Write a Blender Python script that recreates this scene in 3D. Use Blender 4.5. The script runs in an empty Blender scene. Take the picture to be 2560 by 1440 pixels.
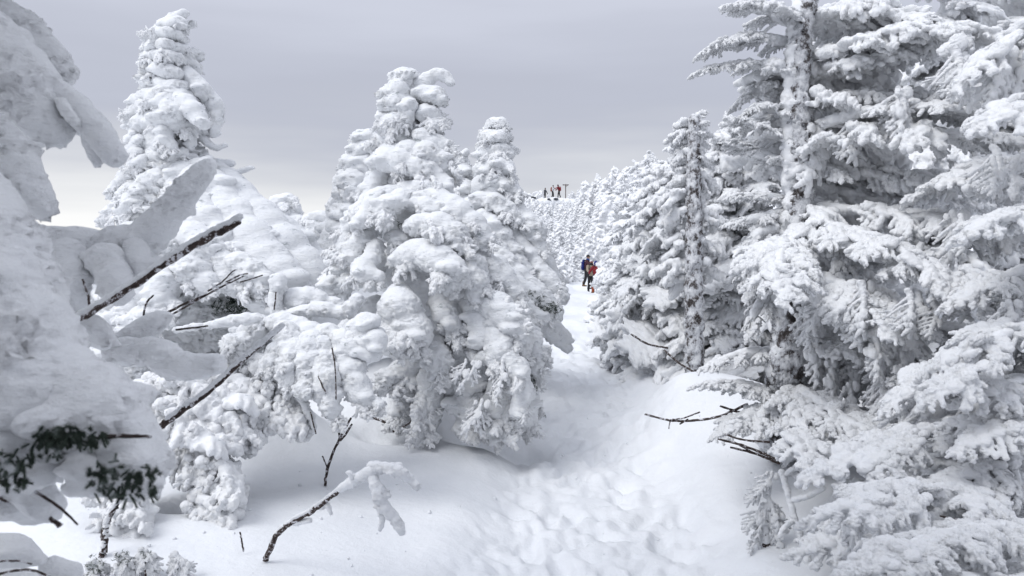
import bpy, bmesh, math, random
import numpy as np
from mathutils import Vector, Matrix

# ------------------------------------------------------------------ camera, world, sun, exposure
scene = bpy.context.scene
COL = scene.collection
F = 1934.0; EYE = 1.6; PITCH = math.atan(120.0 / F)
cam_d = bpy.data.cameras.new('camera'); cam = bpy.data.objects.new('camera', cam_d); COL.objects.link(cam)
cam.location = (0, 0, EYE); cam.rotation_euler = (math.pi / 2 - PITCH, 0, 0)
cam_d.sensor_width = 36.0; cam_d.lens = 36.0 * F / 2560.0
cam_d.clip_start = 0.05; cam_d.clip_end = 6000
cam_d.dof.use_dof = True; cam_d.dof.focus_distance = 7.0; cam_d.dof.aperture_fstop = 9.0
scene.camera = cam
scene.cycles.diffuse_bounces = 3
scene.render.resolution_x = 1024; scene.render.resolution_y = 576

SUN_EL, SUN_AZ = math.radians(50), math.radians(-125)      # azimuth from +Y towards +X
w = bpy.data.worlds.new('World'); scene.world = w; w.use_nodes = True
nt = w.node_tree; nt.nodes.clear()
def N(t, tree=None, **kw):
    n = (tree or nt).nodes.new(t)
    for k, v in kw.items(): setattr(n, k, v)
    return n
out = N('ShaderNodeOutputWorld'); bg = N('ShaderNodeBackground'); bg.inputs[1].default_value = 0.1
sky = N('ShaderNodeTexSky', sky_type='NISHITA'); sky.sun_disc = False
sky.sun_elevation = SUN_EL; sky.sun_rotation = SUN_AZ; sky.altitude = 2000; sky.dust_density = 2
tc = N('ShaderNodeTexCoord'); sep = N('ShaderNodeSeparateXYZ')
mp = N('ShaderNodeMapping'); mp.inputs['Scale'].default_value = (1.2, 1.2, 9.0)
nz = N('ShaderNodeTexNoise'); nz.inputs['Scale'].default_value = 1.3; nz.inputs['Detail'].default_value = 5.0; nz.inputs['Roughness'].default_value = .5
mul = N('ShaderNodeMath', operation='MULTIPLY_ADD'); mul.inputs[1].default_value = 0.22; mul.inputs[2].default_value = -0.11
add = N('ShaderNodeMath', operation='ADD')
ramp = N('ShaderNodeValToRGB')
cr = ramp.color_ramp; cr.interpolation = 'B_SPLINE'
stops = [(0.0, (.80, .80, .80)), (.035, (.78, .78, .785)), (.085, (.60, .607, .63)), (.15, (.405, .42, .485)), (.20, (.42, .437, .505)), (.29, (.49, .51, .585)), (.5, (.62, .645, .73)), (1.0, (.86, .90, 1.0))]
while len(cr.elements) > 1: cr.elements.remove(cr.elements[-1])
cr.elements[0].position = stops[0][0]; cr.elements[0].color = (*stops[0][1], 1)
for p, c in stops[1:]:
    e = cr.elements.new(p); e.color = (*c, 1)
sc_ = N('ShaderNodeVectorMath', operation='SCALE'); sc_.inputs['Scale'].default_value = 10.0
mix = N('ShaderNodeMix', data_type='RGBA'); mix.inputs[0].default_value = 0.94
L = nt.links.new
L(tc.outputs['Generated'], sep.inputs[0]); L(tc.outputs['Generated'], mp.inputs[0]); L(mp.outputs[0], nz.inputs['Vector'])
L(nz.outputs['Fac'], mul.inputs[0]); L(sep.outputs['Z'], add.inputs[0]); L(mul.outputs[0], add.inputs[1])
L(add.outputs[0], ramp.inputs[0]); L(ramp.outputs[0], sc_.inputs[0])
L(sky.outputs[0], mix.inputs[6]); L(sc_.outputs[0], mix.inputs[7]); L(mix.outputs[2], bg.inputs[0]); L(bg.outputs[0], out.inputs[0])

sun_d = bpy.data.lights.new('sun', 'SUN'); sun_o = bpy.data.objects.new('sun', sun_d); COL.objects.link(sun_o)
sun_d.energy = 1.4; sun_d.angle = math.radians(34); sun_d.color = (1.0, .995, .985)
sd = Vector((math.sin(SUN_AZ) * math.cos(SUN_EL), math.cos(SUN_AZ) * math.cos(SUN_EL), math.sin(SUN_EL)))
sun_o.rotation_euler = sd.to_track_quat('Z', 'Y').to_euler()
vs = scene.view_settings
vs.view_transform = 'Standard'; vs.look = 'None'; vs.exposure = 0.35; vs.gamma = 1.0; vs.use_curve_mapping = False

# ------------------------------------------------------------------ helpers
rnd = random.Random(7)
cp, sp = math.cos(PITCH), math.sin(PITCH)
def P(px, py, d):
    """point seen at photo pixel (px, py) at distance d along the view axis"""
    rx = (px - 1280) / F; ry = (720 - py) / F
    return Vector((rx * d, d * (cp + ry * sp), EYE + d * (-sp + ry * cp)))
def R(pxr, d): return pxr * d / F

def smooth(a, b, x):
    t = np.clip((x - a) / (b - a), 0, 1); return t * t * (3 - 2 * t)

G = np.random.RandomState(3).normal(size=(256, 3)).astype(np.float32); G /= np.linalg.norm(G, axis=1)[:, None]
PERM = np.random.RandomState(5).permutation(256).astype(np.int32)
def perlin(p):
    p = p.astype(np.float32)
    i = np.floor(p).astype(np.int32); f = p - i
    u = f * f * f * (f * (f * 6 - 15) + 10)
    r = 0
    for dx in (0, 1):
        hx = PERM[(i[:, 0] + dx) & 255]; wx = u[:, 0] if dx else 1 - u[:, 0]
        for dy in (0, 1):
            hy = PERM[(hx + i[:, 1] + dy) & 255]; wy = u[:, 1] if dy else 1 - u[:, 1]
            for dz in (0, 1):
                h = PERM[(hy + i[:, 2] + dz) & 255]; g = G[h]
                wz = u[:, 2] if dz else 1 - u[:, 2]
                r = r + wx * wy * wz * (g[:, 0] * (f[:, 0] - dx) + g[:, 1] * (f[:, 1] - dy) + g[:, 2] * (f[:, 2] - dz))
    return r * 1.6

ICO = {}
for lv in (1, 2, 3, 4):
    b = bmesh.new(); bmesh.ops.create_icosphere(b, subdivisions=lv, radius=1)
    ICO[lv] = (np.array([v.co[:] for v in b.verts], np.float32), np.array([[v.index for v in f.verts] for f in b.faces], np.int32)); b.free()

def mesh_from(v, f, name='m'):
    me = bpy.data.meshes.new(name)
    me.vertices.add(len(v)); me.vertices.foreach_set('co', np.ascontiguousarray(v, np.float32).ravel())
    k = f.shape[1]
    me.loops.add(f.size); me.loops.foreach_set('vertex_index', np.ascontiguousarray(f, np.int32).ravel())
    me.polygons.add(len(f)); me.polygons.foreach_set('loop_start', np.arange(0, f.size, k, dtype=np.int32))
    me.update(calc_edges=True)
    return me

def blobs_geo(bl, voxel):
    vs_, fs_, o = [], [], 0
    for (x, y, z, rx, ry, rz) in bl:
        m = max(rx, ry, rz) / voxel
        V, Fc = ICO[1 if m < 1.6 else 2 if m < 6 else 3 if m < 22 else 4]
        vs_.append(V * np.array([rx, ry, rz], np.float32) + np.array([x, y, z], np.float32)); fs_.append(Fc + o); o += len(V)
    return np.concatenate(vs_), np.concatenate(fs_)

def union(bl, voxel):
    """real union of many ellipsoids: one closed skin"""
    v, f = blobs_geo(bl, voxel)
    me = mesh_from(v, f); ob = bpy.data.objects.new('tmp', me); COL.objects.link(ob)
    m = ob.modifiers.new('r', 'REMESH'); m.mode = 'VOXEL'; m.voxel_size = voxel; m.adaptivity = 0
    dg = bpy.context.evaluated_depsgraph_get(); ev = ob.evaluated_get(dg)
    r = bpy.data.meshes.new_from_object(ev)
    bpy.data.objects.remove(ob); bpy.data.meshes.remove(me)
    return r

def get_co(me):
    a = np.empty(len(me.vertices) * 3, np.float32); me.vertices.foreach_get('co', a); return a.reshape(-1, 3)
def get_no(me):
    a = np.empty(len(me.vertices) * 3, np.float32); me.vertices.foreach_get('normal', a); return a.reshape(-1, 3)
def set_co(me, v): me.vertices.foreach_set('co', np.ascontiguousarray(v, np.float32).ravel()); me.update()
def smooth_shade(me): me.polygons.foreach_set('use_smooth', np.ones(len(me.polygons), bool))

def rime(me, amp, scale, zf=2.0, top=.35, fine=.45, seed=0.0):
    """push the skin into rounded lumps with sharp creases between them; tops stay softer"""
    co = get_co(me); n = get_no(me)
    q = co + seed
    warp = np.stack([perlin(q * (1.3 / scale) + 11), perlin(q * (1.3 / scale) + 37), perlin(q * (1.3 / scale) + 71)], 1) * (.35 * scale)
    s = np.array([1, 1, zf], np.float32)
    a = perlin((q + warp) / scale * s)
    b = perlin((q + warp * .6) / (scale * .5) * s * np.array([.8, .8, 1.25], np.float32) + 5.3)
    c = perlin(q / (scale * .17) * s + 9.1)
    d = (np.sqrt(np.abs(a) + .01) - .45) * 1.0 + .75 * (np.sqrt(np.abs(b) + .01) - .45) + fine * (np.sqrt(np.abs(c) + .01) - .45)
    k = 1 - (1 - top) * smooth(.35, .95, n[:, 2])
    k = k * (.40 + 1.15 * smooth(-.2, .3, perlin(q / (scale * 3.2) + 3.3)))
    co = co + n * (amp * d * k)[:, None]
    set_co(me, co); smooth_shade(me)
    return me

# ------------------------------------------------------------------ materials
MATS = {}
def mat(name, build):
    m = bpy.data.materials.new(name); m.use_nodes = True; t = m.node_tree
    b = t.nodes['Principled BSDF']; build(t, b); MATS[name] = m; return m
def noise(t, scale, detail=4, rough=.55, coord='Object', stretch=None):
    c = t.nodes.new('ShaderNodeTexCoord'); n = t.nodes.new('ShaderNodeTexNoise')
    n.inputs['Scale'].default_value = scale; n.inputs['Detail'].default_value = detail; n.inputs['Roughness'].default_value = rough
    if stretch:
        mpn = t.nodes.new('ShaderNodeMapping'); mpn.inputs['Scale'].default_value = stretch
        t.links.new(c.outputs[coord], mpn.inputs[0]); t.links.new(mpn.outputs[0], n.inputs['Vector'])
    else: t.links.new(c.outputs[coord], n.inputs['Vector'])
    return n
def rampn(t, src, stops):
    r = t.nodes.new('ShaderNodeValToRGB'); e = r.color_ramp.elements
    e[0].position, e[0].color = stops[0][0], (*stops[0][1], 1); e[1].position, e[1].color = stops[-1][0], (*stops[-1][1], 1)
    for p, c in stops[1:-1]:
        x = e.new(p); x.color = (*c, 1)
    t.links.new(src, r.inputs[0]); return r
def bump(t, b, srcs):
    prev = None
    for src, st, dist in srcs:
        n = t.nodes.new('ShaderNodeBump'); n.inputs['Strength'].default_value = st; n.inputs['Distance'].default_value = dist
        t.links.new(src, n.inputs['Height'])
        if prev: t.links.new(prev.outputs[0], n.inputs['Normal'])
        prev = n
    t.links.new(prev.outputs[0], b.inputs['Normal'])

def f_snow(t, b):
    a = noise(t, 3, 5); r = rampn(t, a.outputs['Fac'], [(.3, (.78, .80, .83)), (.7, (.83, .845, .87))])
    t.links.new(r.outputs[0], b.inputs['Base Color']); b.inputs['Roughness'].default_value = .75; b.inputs['Specular IOR Level'].default_value = .25
    g = noise(t, 16, 5, .6); h = noise(t, 160, 3, .6); bump(t, b, [(g.outputs['Fac'], .35, .03), (h.outputs['Fac'], .35, .006)])
mat('snow', f_snow)
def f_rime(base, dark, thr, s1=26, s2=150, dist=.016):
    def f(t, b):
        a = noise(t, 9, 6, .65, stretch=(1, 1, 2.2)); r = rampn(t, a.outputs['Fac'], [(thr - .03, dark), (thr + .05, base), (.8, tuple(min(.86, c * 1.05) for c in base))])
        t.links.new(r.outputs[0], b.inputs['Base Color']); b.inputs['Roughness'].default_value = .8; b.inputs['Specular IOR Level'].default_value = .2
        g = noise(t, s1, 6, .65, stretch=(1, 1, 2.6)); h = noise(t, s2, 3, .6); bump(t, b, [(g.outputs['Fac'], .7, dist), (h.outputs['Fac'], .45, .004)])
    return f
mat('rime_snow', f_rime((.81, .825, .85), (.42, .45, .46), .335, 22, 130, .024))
mat('soft_snow', f_rime((.80, .81, .83), (.60, .61, .62), .29, 26, 120, .02))
mat('feather_rime', f_rime((.82, .835, .86), (.45, .48, .50), .29, 28, 180, .010))
def f_trunk(t, b):
    a = noise(t, 14, 6, .7, stretch=(1, 1, .8)); r = rampn(t, a.outputs['Fac'], [(.36, (.035, .028, .026)), (.43, (.12, .11, .11)), (.49, (.50, .51, .54)), (.60, (.78, .79, .81))])
    t.links.new(r.outputs[0], b.inputs['Base Color']); b.inputs['Roughness'].default_value = .85
    bump(t, b, [(a.outputs['Fac'], 1.0, .03)])
mat('rimed_bark', f_trunk)
def f_twig(t, b):
    a = noise(t, 60, 5, .7); r = rampn(t, a.outputs['Fac'], [(.38, (.018, .012, .011)), (.52, (.05, .032, .027)), (.55, (.09, .07, .065)), (.59, (.6, .6, .63))])
    t.links.new(r.outputs[0], b.inputs['Base Color']); b.inputs['Roughness'].default_value = .85; bump(t, b, [(a.outputs['Fac'], .8, .004)])
mat('twig_bark', f_twig)
def f_needle(t, b):
    a = noise(t, 30, 4, .7); r = rampn(t, a.outputs['Fac'], [(.4, (.018, .03, .022)), (.55, (.05, .07, .05)), (.68, (.35, .38, .38))])
    t.links.new(r.outputs[0], b.inputs['Base Color']); b.inputs['Roughness'].default_value = .8
mat('needle', f_needle)
def plain(name, c, rough=.75, var=.25, sc=12):
    def f(t, b):
        a = noise(t, sc, 4, .6); r = rampn(t, a.outputs['Fac'], [(.3, tuple(x * (1 - var) for x in c)), (.7, tuple(min(1, x * (1 + var)) for x in c))])
        t.links.new(r.outputs[0], b.inputs['Base Color']); b.inputs['Roughness'].default_value = rough; bump(t, b, [(a.outputs['Fac'], .3, .01)])
    return mat(name, f)
plain('red_cloth', (.19, .008, .014)); plain('blue_cloth', (.008, .018, .15)); plain('bright_blue', (.015, .07, .28)); plain('navy_cloth', (.03, .015, .06))
plain('black_cloth', (.012, .012, .014)); plain('beige_cloth', (.30, .25, .19)); plain('skin', (.32, .19, .14)); plain('grey_cloth', (.04, .045, .055))
plain('maroon_cloth', (.045, .008, .02)); plain('orange_cloth', (.25, .05, .015)); plain('white_cloth', (.6, .6, .62)); plain('old_wood', (.16, .13, .12), .8, .4, 30); plain('brown_cloth', (.16, .09, .04))

# ------------------------------------------------------------------ object helpers
def tag(o, label=None, cat=None, group=None, kind=None):
    if label: o['label'] = label
    if cat: o['category'] = cat
    if group: o['group'] = group
    if kind: o['kind'] = kind
    return o
def empty(name, loc, label, cat, group=None):
    o = bpy.data.objects.new(name, None); COL.objects.link(o); o.location = loc; o.empty_display_size = .1
    return tag(o, label, cat, group)
def put(name, me, m=None, parent=None, world=True):
    """link a mesh (already in world coordinates) under a parent"""
    if m and not me.materials: me.materials.append(MATS[m])
    o = bpy.data.objects.new(name, me); COL.objects.link(o)
    if parent is not None:
        o.parent = parent
        if world:
            p = parent; t = Vector((0, 0, 0))
            while p is not None: t += p.location; p = p.parent
            o.location = -t
    return o

def chain(pts, radii, step=.4, jit=0.0, flat=1.0, rg=rnd):
    """spheres along a smooth curve; pts Vectors, radii per point"""
    out_ = []; n = len(pts)
    if n == 1: r = radii[0]; return [(*pts[0], r, r, r * flat)]
    for i in range(n - 1):
        p0 = pts[max(i - 1, 0)]; p1 = pts[i]; p2 = pts[i + 1]; p3 = pts[min(i + 2, n - 1)]
        seg = (p2 - p1).length; rm = min(radii[i], radii[i + 1])
        k = max(2, int(seg / (rm * step)) + 1)
        for j in range(k + (1 if i == n - 2 else 0)):
            t = j / k
            q = .5 * ((2 * p1) + (p2 - p0) * t + (2 * p0 - 5 * p1 + 4 * p2 - p3) * t * t + (3 * p1 - p0 - 3 * p2 + p3) * t ** 3)
            r = radii[i] * (1 - t) + radii[i + 1] * t
            if jit:
                q = q + Vector((rg.uniform(-1, 1), rg.uniform(-1, 1), rg.uniform(-.6, .6))) * r * jit
                r *= rg.uniform(1 - jit, 1 + jit)
            out_.append((q[0], q[1], q[2], r, r, r * flat))
    return out_

def lumps(base, n, lo=.35, hi=.6, rg=rnd, spread=.9):
    """extra side lobes on a chain"""
    o = []
    for _ in range(n):
        b = rg.choice(base); a = rg.uniform(0, 6.283); e = rg.uniform(-.75, .35); r = b[3]
        k = rg.uniform(lo, hi)
        o.append((b[0] + math.cos(a) * math.cos(e) * r * spread, b[1] + math.sin(a) * math.cos(e) * r * spread, b[2] + math.sin(e) * r * spread, r * k * 1.35, r * k * 1.35, r * k * .62))
    return o
def fringe(base, n, rg=rnd, ln=1.0):
    """rime fingers hanging off the underside"""
    o = []
    for _ in range(n):
        b = rg.choice(base); r = b[3]; a = rg.uniform(0, 6.283)
        p = Vector((b[0] + math.cos(a) * r * .75, b[1] + math.sin(a) * r * .75, b[2] - r * .35))
        q = p + Vector((math.cos(a) * .25 * r, math.sin(a) * .25 * r, -r * rg.uniform(.55, 1.1) * ln))
        k = rg.uniform(.2, .32) * r
        o += chain([p, (p + q) / 2, q], [k * 1.2, k, k * .75], .6)
    return o

def wpts(spec):
    pts = [P(a[0], a[1], a[2]) for a in spec]; rr = [R(a[3], a[2]) for a in spec]; return pts, rr

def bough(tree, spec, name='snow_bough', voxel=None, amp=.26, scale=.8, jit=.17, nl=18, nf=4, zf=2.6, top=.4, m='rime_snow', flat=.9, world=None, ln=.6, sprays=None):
    pts, rr = wpts(spec) if world is None else world
    seed = sum(p[0] * 13.7 + p[2] * 7.1 for p in pts)
    rg = random.Random(int(seed * 1000))
    base = chain(pts, rr, .38, jit, flat, rg)
    bl = base + lumps(base, nl, rg=rg) + fringe(base, nf, rg, ln)
    rm = sum(rr) / len(rr)
    d = min(p[1] for p in pts)
    vx = voxel or max(.006, d * .0026)
    me = union(bl, vx)
    rime(me, rm * amp, rm * scale, zf, top, seed=seed % 17)
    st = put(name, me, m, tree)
    if sprays is None: sprays = 5 if (name == 'snow_bough' and m == 'rime_snow' and spec is not None and rm > .05 and amp > .15 and spec[0][1] > 262) else 0
    ax_ = tree.location
    for _ in range(sprays):
        b = base[int(len(base) * rg.uniform(.25, .999))]; r = b[3]
        o_ = Vector((b[0] - ax_.x, b[1] - ax_.y, 0)); o_ = o_.normalized() if o_.length > .05 else Vector((0, -1, 0))
        d_ = Vector((o_.x + rg.uniform(-.8, .8), o_.y - .25 + rg.uniform(-.5, .5), rg.uniform(-1.5, -.35))).normalized()
        p_ = Vector(b[:3]) + d_ * r * .45; l_ = r * rg.uniform(.9, 1.7) + .03
        place('rime_spray', rg.choice(FROND_LO + FAN[:2]), None, p_, p_ + d_ * l_, up=Vector((0, -.7, 1)) if rg.random() < .5 else Vector((0, -1, .2)), roll=rg.uniform(-.6, .6), wid=rg.uniform(1, 1.5), thick=1.6, parent=st)
    return st

def tube(pts, radii, sides=8):
    """plain tapered tube for sticks"""
    v, f = [], []; n = len(pts)
    for i, p in enumerate(pts):
        t = (pts[min(i + 1, n - 1)] - pts[max(i - 1, 0)]).normalized()
        a = t.cross(Vector((0.3, 0.2, 1))).normalized(); b = t.cross(a)
        for k in range(sides):
            an = 6.2832 * k / sides; rr = radii[i] * (1 + .12 * math.sin(i * 2.1 + k * 1.7))
            v.append(p + (a * math.cos(an) + b * math.sin(an)) * rr)
    for i in range(n - 1):
        for k in range(sides):
            f.append((i * sides + k, i * sides + (k + 1) % sides, (i + 1) * sides + (k + 1) % sides, (i + 1) * sides + k))
    me = bpy.data.meshes.new('tube'); v2 = [tuple(x) for x in v]
    f += [tuple(range(sides))[::-1], tuple((n - 1) * sides + k for k in range(sides))]
    me.from_pydata(v2, [], f); smooth_shade(me); return me
def densify(pts, radii, k=5, wob=0.0, rg=rnd):
    op, orr = [], []; n = len(pts)
    for i in range(n - 1):
        p0 = pts[max(i - 1, 0)]; p1 = pts[i]; p2 = pts[i + 1]; p3 = pts[min(i + 2, n - 1)]
        for j in range(k):
            t = j / k
            q = .5 * ((2 * p1) + (p2 - p0) * t + (2 * p0 - 5 * p1 + 4 * p2 - p3) * t * t + (3 * p1 - p0 - 3 * p2 + p3) * t ** 3)
            r = radii[i] * (1 - t) + radii[i + 1] * t
            op.append(q + Vector((rg.uniform(-1, 1), rg.uniform(-1, 1), rg.uniform(-1, 1))) * r * wob); orr.append(r)
    op.append(pts[-1]); orr.append(radii[-1]); return op, orr

def needles(name, parent, centre, size, n, m='needle', rg=rnd, nl=.03, ndir=None):
    """a tuft mass of fir needles: many thin pointed blades round short shoots"""
    v, f = [], []
    for _ in range(n):
        c = centre + Vector((rg.gauss(0, .5) * size[0], rg.gauss(0, .5) * size[1], rg.gauss(0, .5) * size[2]))
        d = Vector((rg.gauss(0, 1), rg.gauss(0, 1), rg.gauss(0, .7) - .3)).normalized()
        for k in range(9):
            e = (d * .6 + Vector((rg.gauss(0, 1), rg.gauss(0, 1), rg.gauss(0, 1))).normalized()).normalized() * nl * rg.uniform(.7, 1.3)
            b = c + d * nl * .3 * k * .5; s = e.cross(Vector((rg.gauss(0, 1), rg.gauss(0, 1), 1))).normalized() * nl * .10
            u = e.cross(s).normalized() * nl * .05; o = len(v)
            v += [tuple(b + s), tuple(b - s), tuple(b + u), tuple(b + e)]; f += [(o, o + 1, o + 3), (o + 1, o + 2, o + 3), (o + 2, o, o + 3)]
    me = bpy.data.meshes.new(name); me.from_pydata(v, [], f)
    o = put(name, me, m, parent); o['kind'] = 'stuff'; return o

def shoots(parent, centre, size, n, ln=.04, nl=.011, rg=rnd):
    """short fir shoots, each a twig lined with needles"""
    v, f = [], []
    for _ in range(n):
        c = centre + Vector((rg.uniform(-1, 1) * size[0], rg.uniform(-1, 1) * size[1], rg.uniform(-1, 1) * size[2]))
        d = Vector((rg.uniform(-.6, 1), rg.uniform(-1, .2), rg.uniform(-.9, .35))).normalized(); L_ = ln * rg.uniform(.6, 1.2)
        a = d.cross(Vector((.2, .3, 1))).normalized(); b = d.cross(a)
        for k in range(30):
            t = k / 29; p = c + d * L_ * t - Vector((0, 0, .25 * L_ * t * t)); an = k * 2.4 + rg.uniform(-.3, .3)
            r = (a * math.cos(an) + b * math.sin(an)); e = (r + d * .75).normalized() * nl * (1.1 - .5 * t) * rg.uniform(.8, 1.2); s_ = e.cross(r + d * .1).normalized() * nl * .055; o = len(v)
            v += [tuple(p + s_), tuple(p - s_), tuple(p + e - s_ * .4), tuple(p + e + s_ * .4)]; f.append((o, o + 1, o + 2, o + 3))
        o = len(v); w_ = .0016
        for t in (0, 1):
            q = c + d * L_ * t - Vector((0, 0, .25 * L_ * t)); v += [tuple(q + a * w_), tuple(q + b * w_), tuple(q - a * w_)]
        f += [(o, o + 1, o + 4, o + 3), (o + 1, o + 2, o + 5, o + 4), (o + 2, o, o + 3, o + 5)]
    me = bpy.data.meshes.new('needles'); me.from_pydata(v, [], f); o = put('needles', me, 'needle', parent); o['kind'] = 'stuff'; return o

# ------------------------------------------------------------------ ground
def trail_x(y): return np.interp(y, [0, 3.7, 6.2, 8.8, 12, 16, 22, 30, 42, 60, 106], [.35, .42, .62, .85, .95, 1.3, 1.9, 2.55, 4.1, 4.6, 5.4])
def base_z(y): return np.interp(y, [0, 9, 12, 16, 22, 30, 42, 50, 60, 75, 90, 104, 112, 130, 180, 6000], [0, 0, .02, -.05, -.33, -.73, -1.33, -1.2, -.3, 2.2, 4.3, 5.75, 5.85, 4.5, -10, -60])
MOUNDS = [(-1.05, 6.9, .50, .62, .6), (-1.95, 5.75, .62, .50, .45), (-1.9, 9.2, 1.15, 1.3, 1.0), (1.42, 6.6, .30, .55, .7), (2.0, 6.0, .42, .7, .9), (-3.0, 8.5, .5, 1.8, 1.2), (-1.9, 3.9, .15, 1.0, .8), (2.3, 4.6, .18, .7, .8), (2.9, 3.0, .2, .8, 1.), (.2, 30, .6, 2.0, 6), (0.9, 40, 1.0, 2.2, 5), (-.35, 16, .25, .9, 4)]
WELLS = [(-.12, 6.25, .26, .42, .33), (-.95, 6.1, .12, .3, .2), (-1.84, 4.42, .55, .17, .22)]
def ground_z(x, y):
    x = np.asarray(x, np.float64); y = np.asarray(y, np.float64)
    z = base_z(y)
    far = smooth(45, 90, y)
    z = z + far * np.clip((x - 6) * .10, -7, 5) - smooth(6, 40, -x) * 8 * smooth(12, 50, y) - smooth(14, 80, y) * smooth(4, 30, -(x + 1)) * 6
    z = z + smooth(1, 7, x - trail_x(y)) * smooth(8, 25, y) * .9
    for mx, my, h, sx, sy in MOUNDS: z = z + h * np.exp(-((x - mx) / sx) ** 2 - ((y - my) / sy) ** 2)
    for mx, my, h, sx, sy in WELLS: z = z - h * np.exp(-(((x - mx) / sx) ** 2 + ((y - my) / sy) ** 2) ** 2)
    tx = x - trail_x(y); hw = np.interp(y, [0, 4, 8, 14, 45], [.75, .72, .62, .6, .7])
    tr = 1 - smooth(.65, 1.25, np.abs(tx) / hw)
    z = z - .11 * tr * (1 - smooth(60, 100, y))
    return z, tr
def gz(x, y): return float(ground_z(np.array([x]), np.array([y]))[0][0])

r_ = np.concatenate([np.geomspace(.25, 2.2, 14, endpoint=False), np.geomspace(2.2, 20, 300, endpoint=False), np.geomspace(20, 140, 120, endpoint=False), np.geomspace(140, 5000, 24)])
a_ = np.concatenate([np.radians(np.linspace(-180, -40, 34, endpoint=False)), np.radians(np.linspace(-40, 40, 370, endpoint=False)), np.radians(np.linspace(40, 180, 34, endpoint=False))])
RR, AA = np.meshgrid(r_, a_, indexing='ij')
X = (RR * np.sin(AA)).ravel(); Y = (RR * np.cos(AA)).ravel()
Z, TR = ground_z(X, np.where(Y > 0, Y, 0))
pt = np.stack([X, Y, np.zeros_like(X)], 1).astype(np.float32)
near = 1 - smooth(25, 70, Y)
foot = np.abs(perlin(pt * 3.2 + 3)) * .07 + np.abs(perlin(pt * 7.5 + 9)) * .045 + perlin(pt * 17) * .012
soft = perlin(pt * .9) * .05 + perlin(pt * 2.3 + 40) * .015 + perlin(pt * .25) * .12 * smooth(7, 15, Y)
# footprints trodden in the trail
rgf = np.random.RandomState(12)
pits = np.zeros_like(X)
for k in range(150):
    fy = 2.3 + 12 * rgf.rand() ** 1.3; side = rgf.normal() * .36; fx = trail_x(fy) + side; an = rgf.normal() * .7
    m = (np.abs(X - fx) < .35) & (np.abs(Y - fy) < .35)
    if not m.any(): continue
    dx = X[m] - fx; dy = Y[m] - fy; u = dx * math.cos(an) - dy * math.sin(an); v = dx * math.sin(an) + dy * math.cos(an)
    q = (u / .065) ** 2 + (v / .145) ** 2
    pits[m] = np.minimum(pits[m], -.05 * np.exp(-q ** 2.0)) + .016 * np.exp(-((np.sqrt(q) - 1.35) / .28) ** 2)
Z = Z + near * (TR * (foot - .05) + pits * TR) + soft * (1 - .6 * TR)
verts = np.concatenate([np.stack([X, Y, Z], 1), [[0, 0, float(Z[0])]]]).astype(np.float32)
nr, na = RR.shape
ii, jj = np.meshgrid(np.arange(nr - 1), np.arange(na), indexing='ij'); jn = (jj + 1) % na
quads = np.stack([ii * na + jj, ii * na + jn, (ii + 1) * na + jn, (ii + 1) * na + jj], -1).reshape(-1, 4)[:, ::-1]
me = mesh_from(verts[:-1], quads); smooth_shade(me)
tag(put('snow_ground', me, 'snow'), kind='structure')

# ------------------------------------------------------------------ libraries of shared bough meshes
def frond_blobs(rg, Ln=.6, fan=False, fine=1.0):
    """a rime covered fir spray lying along +X, snow on top (+Z)"""
    bl = []
    droop = rg.uniform(.03, .16) * (0.4 if fan else 1)
    def ax(t): return Vector((Ln * t, Ln * .05 * math.sin(t * 5 + rg.random() * .2), -droop * Ln * t * t))
    n = 9
    bl += chain([ax(i / n) for i in range(n + 1)], [.040 * (1 - .4 * i / n) for i in range(n + 1)], .5, .2)
    k = 6 if not fan else 6
    for i in range(k):
        t = .12 + .84 * i / (k - 1)
        for s in (-1, 1):
            if rg.random() < .2: continue
            l = Ln * (.42 * (1 - t) + .13) * rg.uniform(.75, 1.2)
            ang = math.radians(rg.uniform(38, 58) - (12 if t > .8 else 0))
            b0 = ax(t); d = Vector((math.cos(ang), s * math.sin(ang), rg.uniform(-.25, .05) - (.35 if fan else .1)))
            p1 = b0 + d * l * .5; p2 = b0 + d * l + Vector((l * .12, 0, -l * rg.uniform(.05, .35)))
            r0 = rg.uniform(.021, .036) * fine * (.8 if fan else 1)
            bl += chain([b0, p1, p2], [r0, r0 * 1.0, r0 * .8], .5, .18)
            for q, sg in ((.45, 1), (.7, -1)):
                if l < .1 or rg.random() < (.25 if fan else .5): continue
                c0 = b0 + (p2 - b0) * q; an2 = ang * s + sg * math.radians(42)
                c1 = c0 + Vector((math.cos(an2), math.sin(an2), -.15 - .3 * rg.random())) * l * rg.uniform(.28, .45)
                bl += chain([c0, c1], [r0 * .85, r0 * .65], .5, .15)
    # snow pillows heaped on the upper side
    for i in range(9 if fan else 34):
        t = rg.uniform(.0, .95) ** .9; a = ax(t); wdt = Ln * (.30 * (1 - t) + .04)
        r = rg.uniform(.028, .066) * (1.2 - .45 * t)
        bl.append((a[0], a[1] + rg.uniform(-1, 1) * wdt, a[2] + rg.uniform(.0, .028), r * 1.25, r, r * .62))
    # hanging rime fingers
    for i in range(8):
        t = rg.uniform(.1, 1); a = ax(t); y = a[1] + rg.uniform(-1, 1) * Ln * .3 * (1 - t * .6)
        l = rg.uniform(.03, .09)
        bl += chain([Vector((a[0], y, a[2] - .01)), Vector((a[0] + .01, y, a[2] - l))], [.018, .012], .5)
    return bl
FROND, FAN, FROND_LO = [], [], []
rgl = random.Random(21)
for i in range(8):
    me = union(frond_blobs(rgl), .0090); rime(me, .020, .06, 1.5, .75, .4, seed=i * 3.1); me.materials.append(MATS['feather_rime']); me.name = 'frond_%d' % i; FROND.append(me)
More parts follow.
